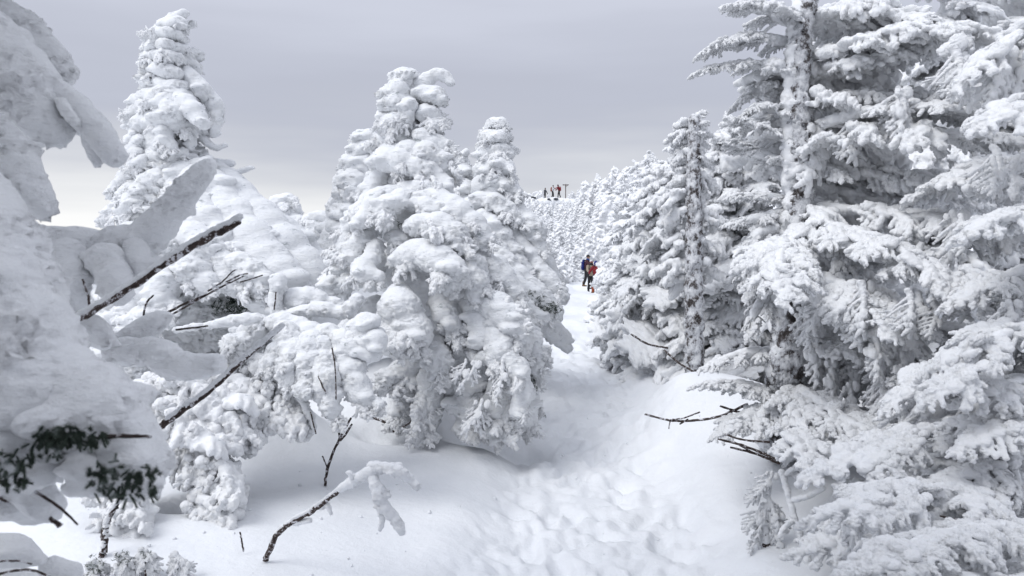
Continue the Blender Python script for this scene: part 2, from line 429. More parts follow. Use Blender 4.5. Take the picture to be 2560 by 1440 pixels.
for i in range(4):
    me = union(frond_blobs(rgl, fan=True, fine=1.05), .0075); rime(me, .010, .04, 1.2, .8, .5, seed=i * 5.1); me.materials.append(MATS['feather_rime']); FAN.append(me)
for i in range(7):
    me = union(frond_blobs(rgl, fine=1.3), .015); rime(me, .028, .07, 1.5, .8, .4, seed=i * 7.7); me.materials.append(MATS['feather_rime']); FROND_LO.append(me)

def place(name, me, parent_loc, base, tip, up=Vector((0, 0, 1)), roll=0.0, wid=1.0, thick=1.0, nominal=.6, parent=None):
    x = tip - base; l = x.length; x = x / l
    y = up.cross(x)
    if y.length < .05: y = Vector((0, -1, 0)).cross(x)
    y.normalize(); z = x.cross(y)
    if roll:
        c, s = math.cos(roll), math.sin(roll); y, z = y * c + z * s, z * c - y * s
    k = l / nominal
    M = Matrix(((x[0] * k, y[0] * k * wid, z[0] * k * thick, base[0]), (x[1] * k, y[1] * k * wid, z[1] * k * thick, base[1]), (x[2] * k, y[2] * k * wid, z[2] * k * thick, base[2]), (0, 0, 0, 1)))
    o = bpy.data.objects.new(name, me); COL.objects.link(o)
    if parent is not None: o.parent = parent
    o.matrix_basis = Matrix.Translation(-parent_loc if parent_loc else Vector((0, 0, 0))) @ M
    return o

def frost_bough(tree, pts, rr, rg, lib=FROND, fl=.5, nside=5, droop=.10, fanp=.0, vox=.0115, wid=1.0, bare=.0, stem_m='feather_rime'):
    """a branch stem with rime, carrying sprays to both sides and one at the tip"""
    base = chain(pts, rr, .6, .2, 1, rg)
    me = union(base, vox); rime(me, rr[0] * .3, rr[0] * 1.2, 1.5, .8, seed=pts[0][0] * 9 % 11)
    st = put('bough', me, stem_m, tree)
    tp = tree.location
    dp, _ = densify(pts, rr, 6); n = len(dp)
    for i in range(nside):
        t = .18 + .74 * (i + rg.uniform(-.2, .2)) / max(1, nside - 1); t = min(max(t, .05), .97)
        if t < bare: continue
        j = min(n - 2, int(t * (n - 1))); b = dp[j]; dirv = (dp[j + 1] - dp[j]).normalized()
        for s in (-1, 1):
            if rg.random() < .08: continue
            side = Vector((0, 0, 1)).cross(dirv).normalized() * s
            l = fl * rg.uniform(.75, 1.2) * (1.15 - .55 * t)
            d = (dirv * rg.uniform(.5, .9) + side * rg.uniform(.6, 1.0) + Vector((0, 0, -droop * rg.uniform(.3, 1.7))))
            fn = rg.random() < fanp
            if fn: d = dirv * .3 + side * .3 + Vector((rg.uniform(-.2, .2), rg.uniform(-.2, .1), -1.1)); 
            tip = b + d.normalized() * l
            me_ = rg.choice(FAN if fn and lib is FROND else lib)
            place('hanging_spray' if fn else 'frond', me_, tp * 0, b, tip, up=Vector((0, -1, .1)) if fn else Vector((0, 0, 1)), roll=rg.uniform(-.4, .4), wid=rg.uniform(.85, 1.25) * wid, thick=rg.uniform(.9, 1.3), parent=st)
    dirv = (dp[-1] - dp[-3]).normalized()
    place('frond', rg.choice(lib), tp * 0, dp[-2], dp[-1] + (dirv + Vector((0, 0, -.15))).normalized() * fl * .8, roll=rg.uniform(-.3, .3), wid=1.1 * wid, parent=st)
    return st
# fronds are children of a stem whose object origin sits at world origin (its parent offsets it), so their basis is in world metres


# ------------------------------------------------------------------ centre snow tree
T = P(1050, 1085, 6.5); T.z = gz(T.x, T.y)
ct = empty('snow_covered_fir', T, 'broad snow-plastered fir left of the trail with a beak-like hook of snow on top', 'tree', 'snow-plastered firs')
core = [(1012, 205, 6.5, 30), (1015, 250, 6.5, 48), (1018, 300, 6.5, 56), (1024, 400, 6.5, 62), (1040, 500, 6.5, 62), (1045, 640, 6.6, 62), (1060, 800, 6.8, 80), (1070, 960, 6.9, 90), (1070, 1090, 6.9, 90)]
bough(ct, core, 'trunk', amp=.2, nl=30, nf=0, jit=.2, scale=.7)
for spec, kw in [
    ([(1005, 230, 6.4, 30), (1008, 195, 6.4, 32)], {}),
    ([(1010, 188, 6.4, 20), (1035, 186, 6.4, 14)], {}),
    ([(1040, 235, 6.4, 24), (1068, 196, 6.38, 19), (1096, 186, 6.36, 17), (1118, 196, 6.34, 15), (1129, 208, 6.33, 9)], dict(nf=2, nl=4)),
    ([(1050, 235, 6.35, 26), (1085, 235, 6.3, 27), (1100, 248, 6.3, 20)], {}),
    ([(965, 232, 6.4, 15), (975, 262, 6.35, 26)], {}),
    ([(1000, 225, 6.3, 26), (992, 262, 6.28, 24)], {}),
    ([(966, 292, 6.4, 22), (985, 302, 6.25, 24)], {}),
    ([(1020, 265, 6.25, 24), (1012, 305, 6.25, 20)], {}),
    ([(1060, 280, 6.3, 26), (1082, 290, 6.3, 22)], {}),
    ([(1078, 318, 6.35, 22), (1066, 335, 6.3, 16)], {}),
    ([(990, 338, 6.3, 34), (962, 345, 6.35, 20)], {}),
    ([(1055, 345, 6.25, 26), (1100, 368, 6.25, 26), (1112, 385, 6.25, 16)], {}),
    ([(985, 385, 6.3, 38), (955, 415, 6.35, 26)], {}),
    ([(1020, 370, 6.2, 26), (1000, 400, 6.15, 20), (1008, 425, 6.15, 14)], {}),
    ([(1070, 385, 6.2, 36), (1108, 410, 6.2, 28), (1120, 440, 6.22, 16)], {}),
    ([(975, 400, 6.2, 36), (1030, 415, 6.15, 30), (1078, 432, 6.15, 28), (1108, 462, 6.12, 24), (1118, 490, 6.12, 16)], {}),
    ([(950, 430, 6.3, 30), (930, 465, 6.3, 22), (935, 485, 6.3, 14)], {}),
    ([(1010, 475, 6.15, 24), (1060, 470, 6.1, 26), (1102, 492, 6.1, 20)], {}),
    ([(1000, 490, 6.1, 36), (950, 495, 6.05, 36), (925, 520, 6.0, 26), (895, 560, 5.95, 20)], dict(nl=18)),
    ([(1010, 495, 6.0, 30), (975, 515, 5.95, 32), (960, 545, 5.92, 18)], {}),
    ([(1020, 500, 6.05, 26), (1060, 515, 5.95, 24), (1110, 520, 5.95, 22)], {}),
    ([(930, 500, 6.3, 30), (885, 560, 6.2, 28), (858, 620, 6.15, 26), (845, 672, 6.15, 18)], dict(nl=18, nf=12)),
    ([(960, 540, 6.2, 24), (900, 600, 6.05, 24), (878, 650, 6.0, 20)], dict(nf=10)),
    ([(1060, 500, 6.1, 36), (1120, 512, 6.0, 34), (1172, 545, 5.95, 34), (1200, 585, 5.92, 30), (1205, 625, 5.92, 18)], dict(nl=18, nf=10)),
    ([(1030, 565, 5.9, 26), (1085, 556, 5.8, 32), (1130, 578, 5.75, 34), (1156, 618, 5.72, 24)], dict(nl=16, nf=10)),
    ([(990, 650, 5.9, 20), (1045, 632, 5.75, 38), (1100, 650, 5.65, 42), (1132, 690, 5.6, 36), (1118, 722, 5.6, 22)], dict(nl=14, nf=10, top=.15)),
    ([(1140, 640, 5.85, 28), (1185, 668, 5.75, 32), (1192, 715, 5.72, 30), (1185, 745, 5.72, 18)], dict(nf=8)),
    ([(1160, 600, 6.0, 24), (1205, 650, 5.95, 28), (1255, 690, 5.95, 30), (1290, 735, 5.95, 28), (1300, 765, 5.95, 16)], dict(nf=14)),
    ([(940, 610, 6.0, 16), (925, 650, 5.9, 26), (905, 680, 5.85, 28), (945, 690, 5.82, 20)], dict(nl=18, nf=8, zf=3)),
    ([(985, 590, 6.05, 22), (1010, 600, 5.98, 22)], dict(nf=6)),
    ([(1000, 730, 5.8, 30), (1000, 775, 5.65, 50), (1035, 825, 5.6, 46), (1045, 862, 5.6, 22)], dict(amp=.16, nl=14, nf=12, top=.15, jit=.12, sprays=9)),
    ([(970, 760, 5.9, 30), (985, 815, 5.75, 34), (1010, 850, 5.7, 24)], dict(amp=.1, nf=6)),
    ([(1095, 740, 5.9, 26), (1122, 790, 5.8, 32), (1130, 840, 5.78, 22)], dict(nf=8)),
    ([(1140, 780, 5.95, 36), (1160, 830, 5.85, 30), (1150, 870, 5.85, 22)], {}),
    ([(1170, 765, 5.9, 30), (1225, 765, 5.75, 42), (1275, 795, 5.7, 40), (1300, 845, 5.68, 34), (1305, 880, 5.68, 20)], dict(amp=.17, nl=14, nf=6, top=.15, jit=.14, sprays=5)),
    ([(1200, 790, 5.8, 34), (1205, 835, 5.7, 26), (1190, 860, 5.7, 16)], dict(amp=.14)),
    ([(1230, 830, 5.7, 30), (1250, 870, 5.62, 34), (1235, 900, 5.62, 26)], dict(amp=.16)),
    ([(1080, 850, 5.85, 26), (1096, 900, 5.75, 32), (1092, 935, 5.75, 20)], dict(nf=12)),
    ([(1200, 895, 5.75, 18), (1250, 890, 5.6, 24), (1290, 915, 5.55, 26), (1306, 970, 5.55, 26), (1296, 1030, 5.55, 20)], dict(nf=14)),
    ([(1300, 800, 6.0, 22), (1332, 860, 5.95, 26), (1345, 930, 5.95, 18)], dict(nf=12)),
    ([(1320, 880, 6.2, 26), (1325, 960, 6.2, 30), (1310, 1030, 6.2, 20)], dict(nf=12)),
    ([(880, 640, 6.5, 40), (850, 700, 6.5, 40), (820, 720, 6.5, 30)], dict(nl=18, nf=12)),
    ([(1150, 870, 6.1, 60), (1180, 950, 6.1, 55), (1200, 1040, 6.15, 40)], dict(nl=18, nf=8)),
    ([(1180, 930, 5.95, 34), (1165, 1000, 5.9, 36), (1172, 1075, 5.9, 26)], dict(nf=10, sprays=9)),
    ([(1255, 960, 5.85, 32), (1245, 1020, 5.8, 34), (1240, 1085, 5.8, 24)], dict(nf=10, sprays=9)),
    ([(1310, 980, 5.95, 26), (1315, 1040, 5.95, 26), (1305, 1080, 5.95, 18)], dict(nf=8, sprays=6)),
    ([(1090, 930, 6.0, 34), (1075, 1000, 5.95, 36), (1060, 1070, 5.95, 30)], dict(nf=6, sprays=6, amp=.16)),
    ([(1040, 930, 6.3, 34), (1010, 1000, 6.25, 30), (1000, 1050, 6.2, 20)], dict(nf=8, sprays=8)),
    ([(1060, 880, 6.1, 40), (1010, 930, 6.05, 40), (960, 940, 6.0, 24)], dict(nl=14, nf=12)),
]: bough(ct, spec, **kw)
# boughs round the far side of the same tree
rb = random.Random(5)
for i in range(16):
    h = rb.uniform(.4, 1.7); a = rb.uniform(-.1, math.pi + .1); l = .25 + .75 * (1 - h / 3.0) + rb.uniform(-.05, .1)
    c = Vector((T.x + .02, T.y + .25, T.z + h)); d = Vector((math.cos(a), math.sin(a) * .9 + .1, 0))
    bough(ct, None, world=([c, c + d * l * .5 + Vector((0, 0, .02)), c + d * l - Vector((0, 0, .35 * l))], [.12, .12, .07]), voxel=.035, nl=8, nf=4)
for c, s_, n in [((1028, 328, 6.32), (.03, .02, .03), 12), ((925, 628, 6.0), (.05, .03, .04), 18), ((1150, 655, 5.78), (.03, .03, .04), 14), ((1188, 842, 5.72), (.03, .03, .05), 16), ((985, 870, 5.9), (.05, .03, .06), 22), ((1215, 660, 6.05), (.06, .03, .03), 16), ((1120, 900, 5.85), (.03, .03, .06), 14), ((1010, 560, 6.02), (.08, .03, .02), 14)]:
    needles('needles', ct, P(*c), s_, n, nl=.02)
# feathery sprays low on the centre tree
for (bx, by, bd, tx_, ty_, td, rl) in [(1190, 905, 5.6, 1150, 975, 5.55, .2), (1165, 900, 5.62, 1140, 950, 5.55, -.3), (1205, 1000, 5.6, 1168, 1080, 5.5, .1), (1195, 1015, 5.65, 1205, 1088, 5.58, .3), (1255, 905, 5.5, 1250, 985, 5.45, 0), (1230, 940, 5.6, 1245, 1010, 5.55, .2)]:
    place('frond', rnd.choice(FAN), T, P(bx, by, bd), P(tx_, ty_, td), up=Vector((0, -1, .1)), roll=rl, wid=.9, parent=ct)
needles('needles', ct, P(1330, 955, 6.05), (.05, .05, .16), 45, nl=.022)
needles('needles', ct, P(1322, 1035, 6.1), (.10, .05, .05), 40, nl=.022)
needles('needles', ct, P(955, 830, 6.0), (.04, .04, .12), 25, nl=.022)
needles('needles', ct, P(1160, 640, 5.9), (.05, .04, .03), 12, nl=.02)
for spec in [[(980, 1030, 6.2, 5), (1002, 1000, 6.15, 6), (985, 975, 6.1, 5), (1005, 1010, 6.1, 4)], [(920, 1040, 6.2, 6), (960, 1055, 6.15, 6), (985, 1080, 6.1, 5)], [(985, 1078, 6.1, 4), (1020, 1060, 6.1, 4), (1033, 1045, 6.1, 3)]]:
    p, r = wpts(spec); r = [q * .55 for q in r]; p, r = densify(p, r, 5, .3); o = put('dead_branch', tube(p, r), 'twig_bark', ct)

# ------------------------------------------------------------------ the two slimmer firs just right of and behind the centre tree
def simple_fir(name, label, specs, base, group='snow-plastered firs', back=8, seed=1, H=3.0, vx=.022):
    b = P(*base); b.z = gz(b.x, b.y)
    t = empty(name, b, label, 'tree', group)
    for i, sp_ in enumerate(specs):
        kw = {}
        if isinstance(sp_, tuple): sp_, kw = sp_
        bough(t, sp_, 'trunk' if i == 0 else 'snow_bough', **kw)
    rg = random.Random(seed); sp0_ = specs[0][0] if isinstance(specs[0], tuple) else specs[0]; H = P(*sp0_[0][:3]).z - b.z
    for i in range(back):
        h = rg.uniform(.1, .6) * H; a = rg.uniform(0, math.pi); l = .2 + .7 * (1 - h / H)
        c = Vector((b.x, b.y + .15, b.z + h)); d = Vector((math.cos(a), math.sin(a), 0))
        bough(t, None, world=([c, c + d * l * .5, c + d * l - Vector((0, 0, .4 * l))], [.13, .12, .07]), voxel=vx, nl=8, nf=4)
    return t
rt2 = simple_fir('snow_covered_fir', 'slim round-topped snow-plastered fir right of the centre tree with drooping right-hand boughs', [
    ([(1237, 310, 8.5, 22), (1239, 350, 8.5, 34), (1240, 390, 8.5, 40), (1238, 450, 8.5, 48), (1240, 560, 8.5, 60), (1250, 680, 8.5, 75), (1260, 800, 8.5, 80)], dict(nl=22, nf=0, scale=.7)),
    [(1222, 318, 8.45, 17), (1250, 305, 8.4, 16), (1262, 318, 8.4, 12)],
    [(1215, 345, 8.4, 20), (1250, 340, 8.35, 20)], [(1210, 385, 8.4, 22), (1245, 372, 8.35, 22), (1262, 385, 8.35, 14)],
    [(1205, 425, 8.35, 26), (1240, 410, 8.3, 24), (1275, 425, 8.3, 20)], [(1200, 465, 8.35, 26), (1230, 450, 8.3, 26), (1282, 475, 8.3, 20), (1290, 495, 8.3, 12)],
    [(1195, 500, 8.3, 24), (1225, 500, 8.25, 26), (1262, 520, 8.2, 24), (1300, 560, 8.2, 18)],
    ([(1250, 480, 8.4, 26), (1295, 530, 8.3, 28), (1335, 575, 8.25, 26), (1352, 625, 8.2, 16)], dict(nf=14)),
    ([(1205, 545, 8.2, 26), (1235, 570, 8.15, 28), (1275, 620, 8.1, 26), (1310, 680, 8.05, 22)], dict(nf=14)),
    ([(1260, 560, 8.3, 26), (1320, 640, 8.2, 28), (1370, 700, 8.1, 26), (1408, 745, 8.05, 16)], dict(nf=18)),
    ([(1210, 600, 8.0, 24), (1260, 650, 7.9, 28), (1330, 720, 7.8, 26), (1390, 780, 7.75, 18)], dict(nf=18, nl=6)),
    ([(1240, 660, 7.6, 26), (1295, 715, 7.5, 26), (1345, 745, 7.4, 22), (1378, 775, 7.35, 10)], dict(nf=26, nl=4, ln=1.5)),
    ([(1280, 740, 7.4, 22), (1330, 780, 7.3, 22), (1370, 800, 7.3, 12)], dict(nf=18, nl=4, ln=1.5)),
    ([(1300, 560, 8.6, 30), (1350, 640, 8.6, 30), (1385, 700, 8.6, 20)], dict(nf=12)),
    ([(1190, 520, 8.6, 30), (1180, 600, 8.6, 30)], {}),
], (1262, 880, 8.6), seed=4)
needles('needles', rt2, P(1372, 768, 7.3), (.10, .05, .05), 70, nl=.025)
needles('needles', rt2, P(1330, 742, 7.35), (.14, .05, .05), 50, nl=.025)
lt2 = simple_fir('snow_covered_fir', 'snow-plastered fir pressed behind the left shoulder of the centre tree', [
    ([(915, 345, 9, 22), (908, 385, 9, 38), (890, 460, 9, 48), (875, 560, 9, 55), (860, 680, 9, 70), (850, 780, 9, 70)], dict(nl=24, nf=0, scale=.7)),
    [(900, 345, 8.9, 20), (925, 338, 8.9, 18)], [(895, 375, 8.9, 26), (925, 370, 8.85, 24)], [(880, 410, 8.9, 26), (915, 410, 8.85, 28)], [(862, 440, 8.9, 20), (890, 450, 8.8, 30)],
    [(870, 490, 8.85, 34), (905, 490, 8.8, 28)], [(845, 520, 8.9, 22), (880, 535, 8.75, 34)], [(850, 570, 8.8, 32), (890, 575, 8.7, 30)], [(838, 610, 8.85, 28), (870, 625, 8.7, 34)], [(845, 660, 8.8, 36), (830, 690, 8.75, 26)],
    [(920, 450, 8.9, 22), (935, 480, 8.85, 20), (945, 520, 8.9, 16)],
    ([(860, 680, 8.8, 34), (810, 700, 8.7, 28), (785, 730, 8.7, 20)], dict(nf=14)),
], (865, 850, 9.1), seed=9)
st2 = simple_fir('snow_covered_fir', 'small pointed snow-plastered fir between the centre tree and the slim fir', [
    ([(1156, 385, 8.9, 10), (1153, 420, 8.9, 22), (1150, 470, 8.9, 34), (1150, 540, 8.9, 50), (1150, 700, 8.9, 70)], dict(nl=18, nf=0, scale=.8)),
    [(1160, 385, 8.85, 9), (1166, 376, 8.85, 8)], [(1142, 430, 8.8, 18), (1166, 425, 8.8, 18)], [(1135, 462, 8.8, 20), (1165, 465, 8.75, 22)], [(1130, 500, 8.8, 22), (1175, 505, 8.75, 22)],
], (1150, 880, 8.95), seed=11, back=5, H=2)
low = simple_fir('snow_covered_fir', 'low rounded snow-plastered fir on the skyline between the tall left tree and the centre tree', [
    ([(715, 500, 12, 20), (712, 540, 12, 36), (710, 600, 12, 46), (715, 700, 12, 60)], dict(nl=20, nf=0, scale=.7)),
    [(692, 505, 11.9, 18), (722, 498, 11.9, 18)], [(685, 535, 11.9, 16), (735, 520, 11.9, 20)], [(690, 570, 11.8, 24), (745, 560, 11.8, 22)], [(700, 610, 11.7, 28), (755, 600, 11.7, 24)], [(730, 650, 11.6, 34), (765, 640, 11.6, 24)],
], (715, 760, 12.1), seed=12, back=6, H=1.8, vx=.03)
low2 = simple_fir('snow_covered_fir', 'snow-plastered sapling with drooping arms beside the low rounded fir on the skyline', [
    ([(800, 545, 10.5, 16), (800, 590, 10.5, 30), (800, 660, 10.5, 40), (800, 760, 10.5, 44)], dict(nl=18, nf=4)),
    ([(770, 550, 10.4, 14), (800, 545, 10.4, 20), (835, 552, 10.4, 16)], {}), ([(790, 560, 10.4, 18), (770, 590, 10.3, 20), (762, 640, 10.3, 16)], dict(nf=10)), ([(810, 580, 10.3, 18), (830, 620, 10.2, 20), (838, 670, 10.2, 14)], dict(nf=10)),
    ([(790, 620, 10.3, 20), (770, 680, 10.2, 20)], dict(nf=10)), ([(800, 680, 10.2, 26), (790, 740, 10.1, 26)], dict(nf=10)),
], (800, 800, 10.6), seed=13, back=6, H=1.6, vx=.03)

# ------------------------------------------------------------------ tall left tree
T = P(470, 1120, 8.2); T.z = gz(T.x, T.y)
lt = empty('snow_covered_fir', T, 'tallest snow-plastered fir on the left, a ridged tapering column above a wide smooth skirt', 'tree', 'snow-plastered firs')
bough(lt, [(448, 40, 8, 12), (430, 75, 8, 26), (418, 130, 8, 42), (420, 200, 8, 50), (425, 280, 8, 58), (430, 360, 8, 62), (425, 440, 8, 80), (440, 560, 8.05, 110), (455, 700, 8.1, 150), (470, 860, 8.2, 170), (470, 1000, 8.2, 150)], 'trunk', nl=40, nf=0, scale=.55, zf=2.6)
rl2 = random.Random(31)
yy = 62
while yy < 330:                                       # the stacked collars of the column
    hw = np.interp(yy, [40, 100, 200, 260, 330], [30, 48, 60, 78, 92]); cx = np.interp(yy, [40, 100, 200, 330], [440, 415, 415, 428])
    bough(lt, [(cx - hw * rl2.uniform(.7, .95), yy + rl2.uniform(-6, 10), 7.95, hw * .30), (cx - hw * .25, yy - 4, 7.75, hw * .40), (cx + hw * .3, yy + rl2.uniform(-4, 10), 7.75, hw * .38), (cx + hw * rl2.uniform(.65, .9), yy + rl2.uniform(4, 20), 7.95, hw * .27)], nl=10, nf=3, amp=.32, jit=.28, zf=2.8, flat=.75, sprays=3)
    yy += rl2.uniform(26, 36)
for spec, kw in [
    ([(445, 40, 7.95, 12), (458, 30, 7.95, 9)], {}), ([(425, 55, 7.9, 20), (450, 55, 7.9, 18)], {}), ([(395, 70, 7.9, 12), (375, 85, 7.9, 10)], {}),
    ([(465, 180, 7.9, 20), (495, 215, 7.85, 22), (520, 240, 7.85, 18)], {}), ([(500, 220, 7.9, 20), (535, 255, 7.9, 22), (545, 290, 7.9, 14), (535, 335, 7.9, 12)], dict(nf=8)),
    ([(440, 245, 7.7, 24), (475, 270, 7.6, 26), (500, 300, 7.55, 22), (512, 312, 7.55, 12)], dict(nf=4)), ([(410, 240, 7.65, 24), (435, 280, 7.55, 26)], {}),
    ([(480, 300, 7.8, 14), (478, 345, 7.75, 14), (472, 370, 7.75, 9)], {}), ([(400, 300, 7.7, 18), (412, 345, 7.6, 22), (430, 370, 7.6, 16), (395, 365, 7.6, 16)], {}),
    ([(345, 320, 7.9, 18), (330, 355, 7.85, 16)], {}), ([(350, 350, 7.8, 16), (325, 375, 7.8, 16), (345, 380, 7.75, 14)], {}), ([(340, 270, 7.9, 20), (330, 290, 7.9, 14)], {}),
    ([(500, 340, 7.9, 12), (535, 368, 7.9, 9), (566, 362, 7.9, 7)], {}), ([(480, 395, 7.8, 16), (440, 400, 7.75, 16), (460, 380, 7.7, 14)], {}),
    ([(370, 400, 7.8, 24), (335, 410, 7.7, 18)], {}), ([(440, 415, 7.75, 18), (500, 410, 7.7, 16), (520, 400, 7.7, 14)], {}),
    ([(540, 425, 8.0, 12), (585, 432, 7.95, 9), (630, 418, 7.95, 7)], dict(nf=2)), ([(545, 410, 8.0, 14), (580, 408, 8, 9)], {}),
    ([(520, 420, 8.0, 30), (580, 450, 8.0, 26), (612, 485, 8.0, 24), (630, 520, 8.0, 13)], dict(nf=10)),
    ([(370, 410, 7.9, 26), (320, 440, 7.8, 22), (285, 475, 7.75, 15), (275, 492, 7.75, 9)], dict(nf=10)),
    ([(380, 450, 7.8, 28), (320, 490, 7.7, 24), (275, 535, 7.65, 16)], dict(nf=8)),
    ([(400, 440, 7.7, 30), (350, 480, 7.6, 30), (310, 530, 7.55, 22)], {}), ([(460, 440, 7.7, 40), (440, 500, 7.55, 36), (400, 540, 7.5, 26)], {}),
    ([(500, 450, 7.7, 50), (560, 510, 7.6, 50), (610, 570, 7.5, 48), (640, 620, 7.4, 36)], dict(amp=.1, nl=8, top=.1)),
    ([(470, 500, 7.5, 40), (520, 560, 7.35, 44), (560, 600, 7.25, 38)], dict(amp=.2, nl=14)),
    ([(560, 480, 7.9, 60), (640, 560, 7.75, 70), (710, 640, 7.65, 72), (765, 700, 7.6, 62), (795, 750, 7.6, 40)], dict(amp=.05, nl=4, nf=2, top=.1, jit=.08)),
    ([(560, 540, 7.6, 60), (630, 620, 7.4, 70), (690, 690, 7.3, 62), (720, 740, 7.25, 40)], dict(amp=.07, nl=5, nf=4, top=.1, jit=.1)),
    ([(700, 590, 8.1, 50), (760, 640, 8.1, 40), (775, 660, 8.1, 30)], dict(amp=.15)),
    ([(470, 580, 7.3, 44), (520, 630, 7.15, 46), (570, 680, 7.05, 40), (590, 720, 7.0, 26)], dict(nl=18)),
    ([(500, 620, 7.0, 36), (480, 680, 6.9, 38), (520, 710, 6.85, 30)], dict(nl=18)), ([(600, 660, 7.0, 34), (650, 700, 6.95, 34), (660, 740, 6.95, 20)], dict(nf=10)),
    ([(410, 560, 7.3, 50), (400, 640, 7.1, 50), (360, 720, 7.0, 46), (330, 780, 6.95, 36)], dict(nl=16)), ([(330, 600, 7.4, 50), (300, 680, 7.3, 50), (280, 760, 7.3, 40)], dict(nl=16)),
    ([(420, 680, 6.9, 40), (400, 760, 6.8, 40), (350, 810, 6.75, 30)], dict(nl=16)), ([(290, 780, 7.0, 50), (280, 860, 7.0, 50), (330, 950, 7.0, 50)], {}),
    ([(640, 740, 7.2, 40), (720, 780, 7.1, 40), (760, 830, 7.1, 26)], {}),
]: bough(lt, spec, **kw)
for i in range(16):
    h = rl2.uniform(.3, 1.7); a = rl2.uniform(0, math.pi); l = .3 + 1.0 * (1 - h / 4.0)
    c = Vector((T.x - .1, T.y + .25, T.z + h)); d = Vector((math.cos(a), math.sin(a) * .9 + .1, 0))
    bough(lt, None, world=([c, c + d * l * .5, c + d * l - Vector((0, 0, .4 * l))], [.16, .15, .08]), voxel=.045, nl=8, nf=4)
needles('needles', lt, P(590, 765, 7.4), (.22, .08, .10), 90, nl=.04)
needles('needles', lt, P(410, 425, 7.85), (.12, .04, .05), 16, nl=.02)

# ------------------------------------------------------------------ crusted bush in the left middle ground
T = P(760, 1075, 5.2); T.z = gz(T.x, T.y)
bm_ = empty('rime_crusted_bush', T, 'rime-crusted bush with twiggy drooping branches in front of the tall left fir', 'bush')
for spec, kw in [
    ([(600, 822, 5.0, 22), (705, 808, 4.9, 24), (790, 830, 4.8, 26), (874, 850, 4.7, 30), (945, 842, 4.65, 26)], dict(amp=.25, nl=16, nf=4)),
    ([(690, 800, 5.1, 16), (785, 772, 5.1, 18), (862, 780, 5.05, 18), (895, 742, 5.05, 14)], dict(nf=4)),
    ([(880, 830, 4.7, 20), (928, 805, 4.65, 26)], dict(amp=.12)), ([(860, 850, 4.65, 24), (905, 882, 4.6, 26), (935, 885, 4.6, 18)], dict(amp=.12)), ([(900, 850, 4.65, 22), (938, 850, 4.6, 26)], dict(amp=.1)),
    ([(745, 830, 4.8, 26), (705, 880, 4.7, 30), (680, 920, 4.65, 22)], dict(nl=18, nf=10)), ([(720, 830, 4.75, 26), (730, 890, 4.6, 30), (715, 950, 4.55, 22)], dict(nl=18, nf=12)),
    ([(780, 850, 4.7, 26), (770, 920, 4.55, 30), (760, 975, 4.5, 20)], dict(nl=18, nf=12)), ([(800, 860, 4.7, 26), (815, 930, 4.55, 30), (820, 1000, 4.5, 24), (835, 1040, 4.5, 14)], dict(nl=20, nf=12)),
    ([(850, 860, 4.7, 24), (880, 930, 4.6, 28), (905, 990, 4.55, 22), (950, 1012, 4.5, 12)], dict(nl=16, nf=12)), ([(640, 820, 4.9, 26), (620, 870, 4.85, 26), (590, 850, 4.8, 20)], dict(nl=14)),
    ([(692, 700, 5.2, 20), (690, 740, 5.2, 16), (688, 790, 5.2, 14)], dict(nl=14, nf=4)), ([(730, 745, 5.3, 30), (790, 750, 5.3, 26), (850, 770, 5.3, 20)], dict(nf=8)),
    ([(740, 960, 4.65, 12), (765, 1020, 4.6, 10), (788, 1075, 4.6, 5)], dict(nf=4)), ([(560, 930, 5.1, 20), (640, 925, 5.1, 18), (700, 920, 5.0, 16)], {}),
    ([(700, 850, 5.2, 50), (780, 900, 5.2, 60), (840, 950, 5.2, 50)], dict(nl=10)), ([(440, 825, 4.6, 8), (520, 812, 4.6, 10), (600, 800, 4.6, 16), (640, 798, 4.6, 14)], dict(nf=3)),
    ([(590, 860, 5.0, 30), (610, 900, 4.95, 24)], {}),
]:
    kw.setdefault('amp', .38); kw.update(jit=.3, zf=2.8, scale=.7)
    bough(bm_, spec, m='rime_snow', **kw)
for spec in [[(812, 1215, 4.9, 6), (822, 1160, 4.95, 6), (850, 1095, 5.0, 5), (878, 1045, 5.0, 4)], [(806, 1140, 4.92, 3), (818, 1170, 4.93, 3)],
             [(776, 1030, 4.5, 3), (790, 1085, 4.5, 3)], [(830, 870, 4.45, 3), (838, 920, 4.4, 3), (840, 1000, 4.4, 3)], [(795, 940, 4.45, 3), (815, 985, 4.42, 3)], [(690, 730, 5.05, 3), (685, 775, 5.05, 3)], [(846, 1060, 4.9, 4), (852, 1100, 4.95, 5), (880, 1060, 4.95, 4)]]:
    p, r = wpts(spec); r = [q * .62 for q in r]; p, r = densify(p, r, 5, .3); put('twig', tube(p, r, 6), 'twig_bark', bm_)
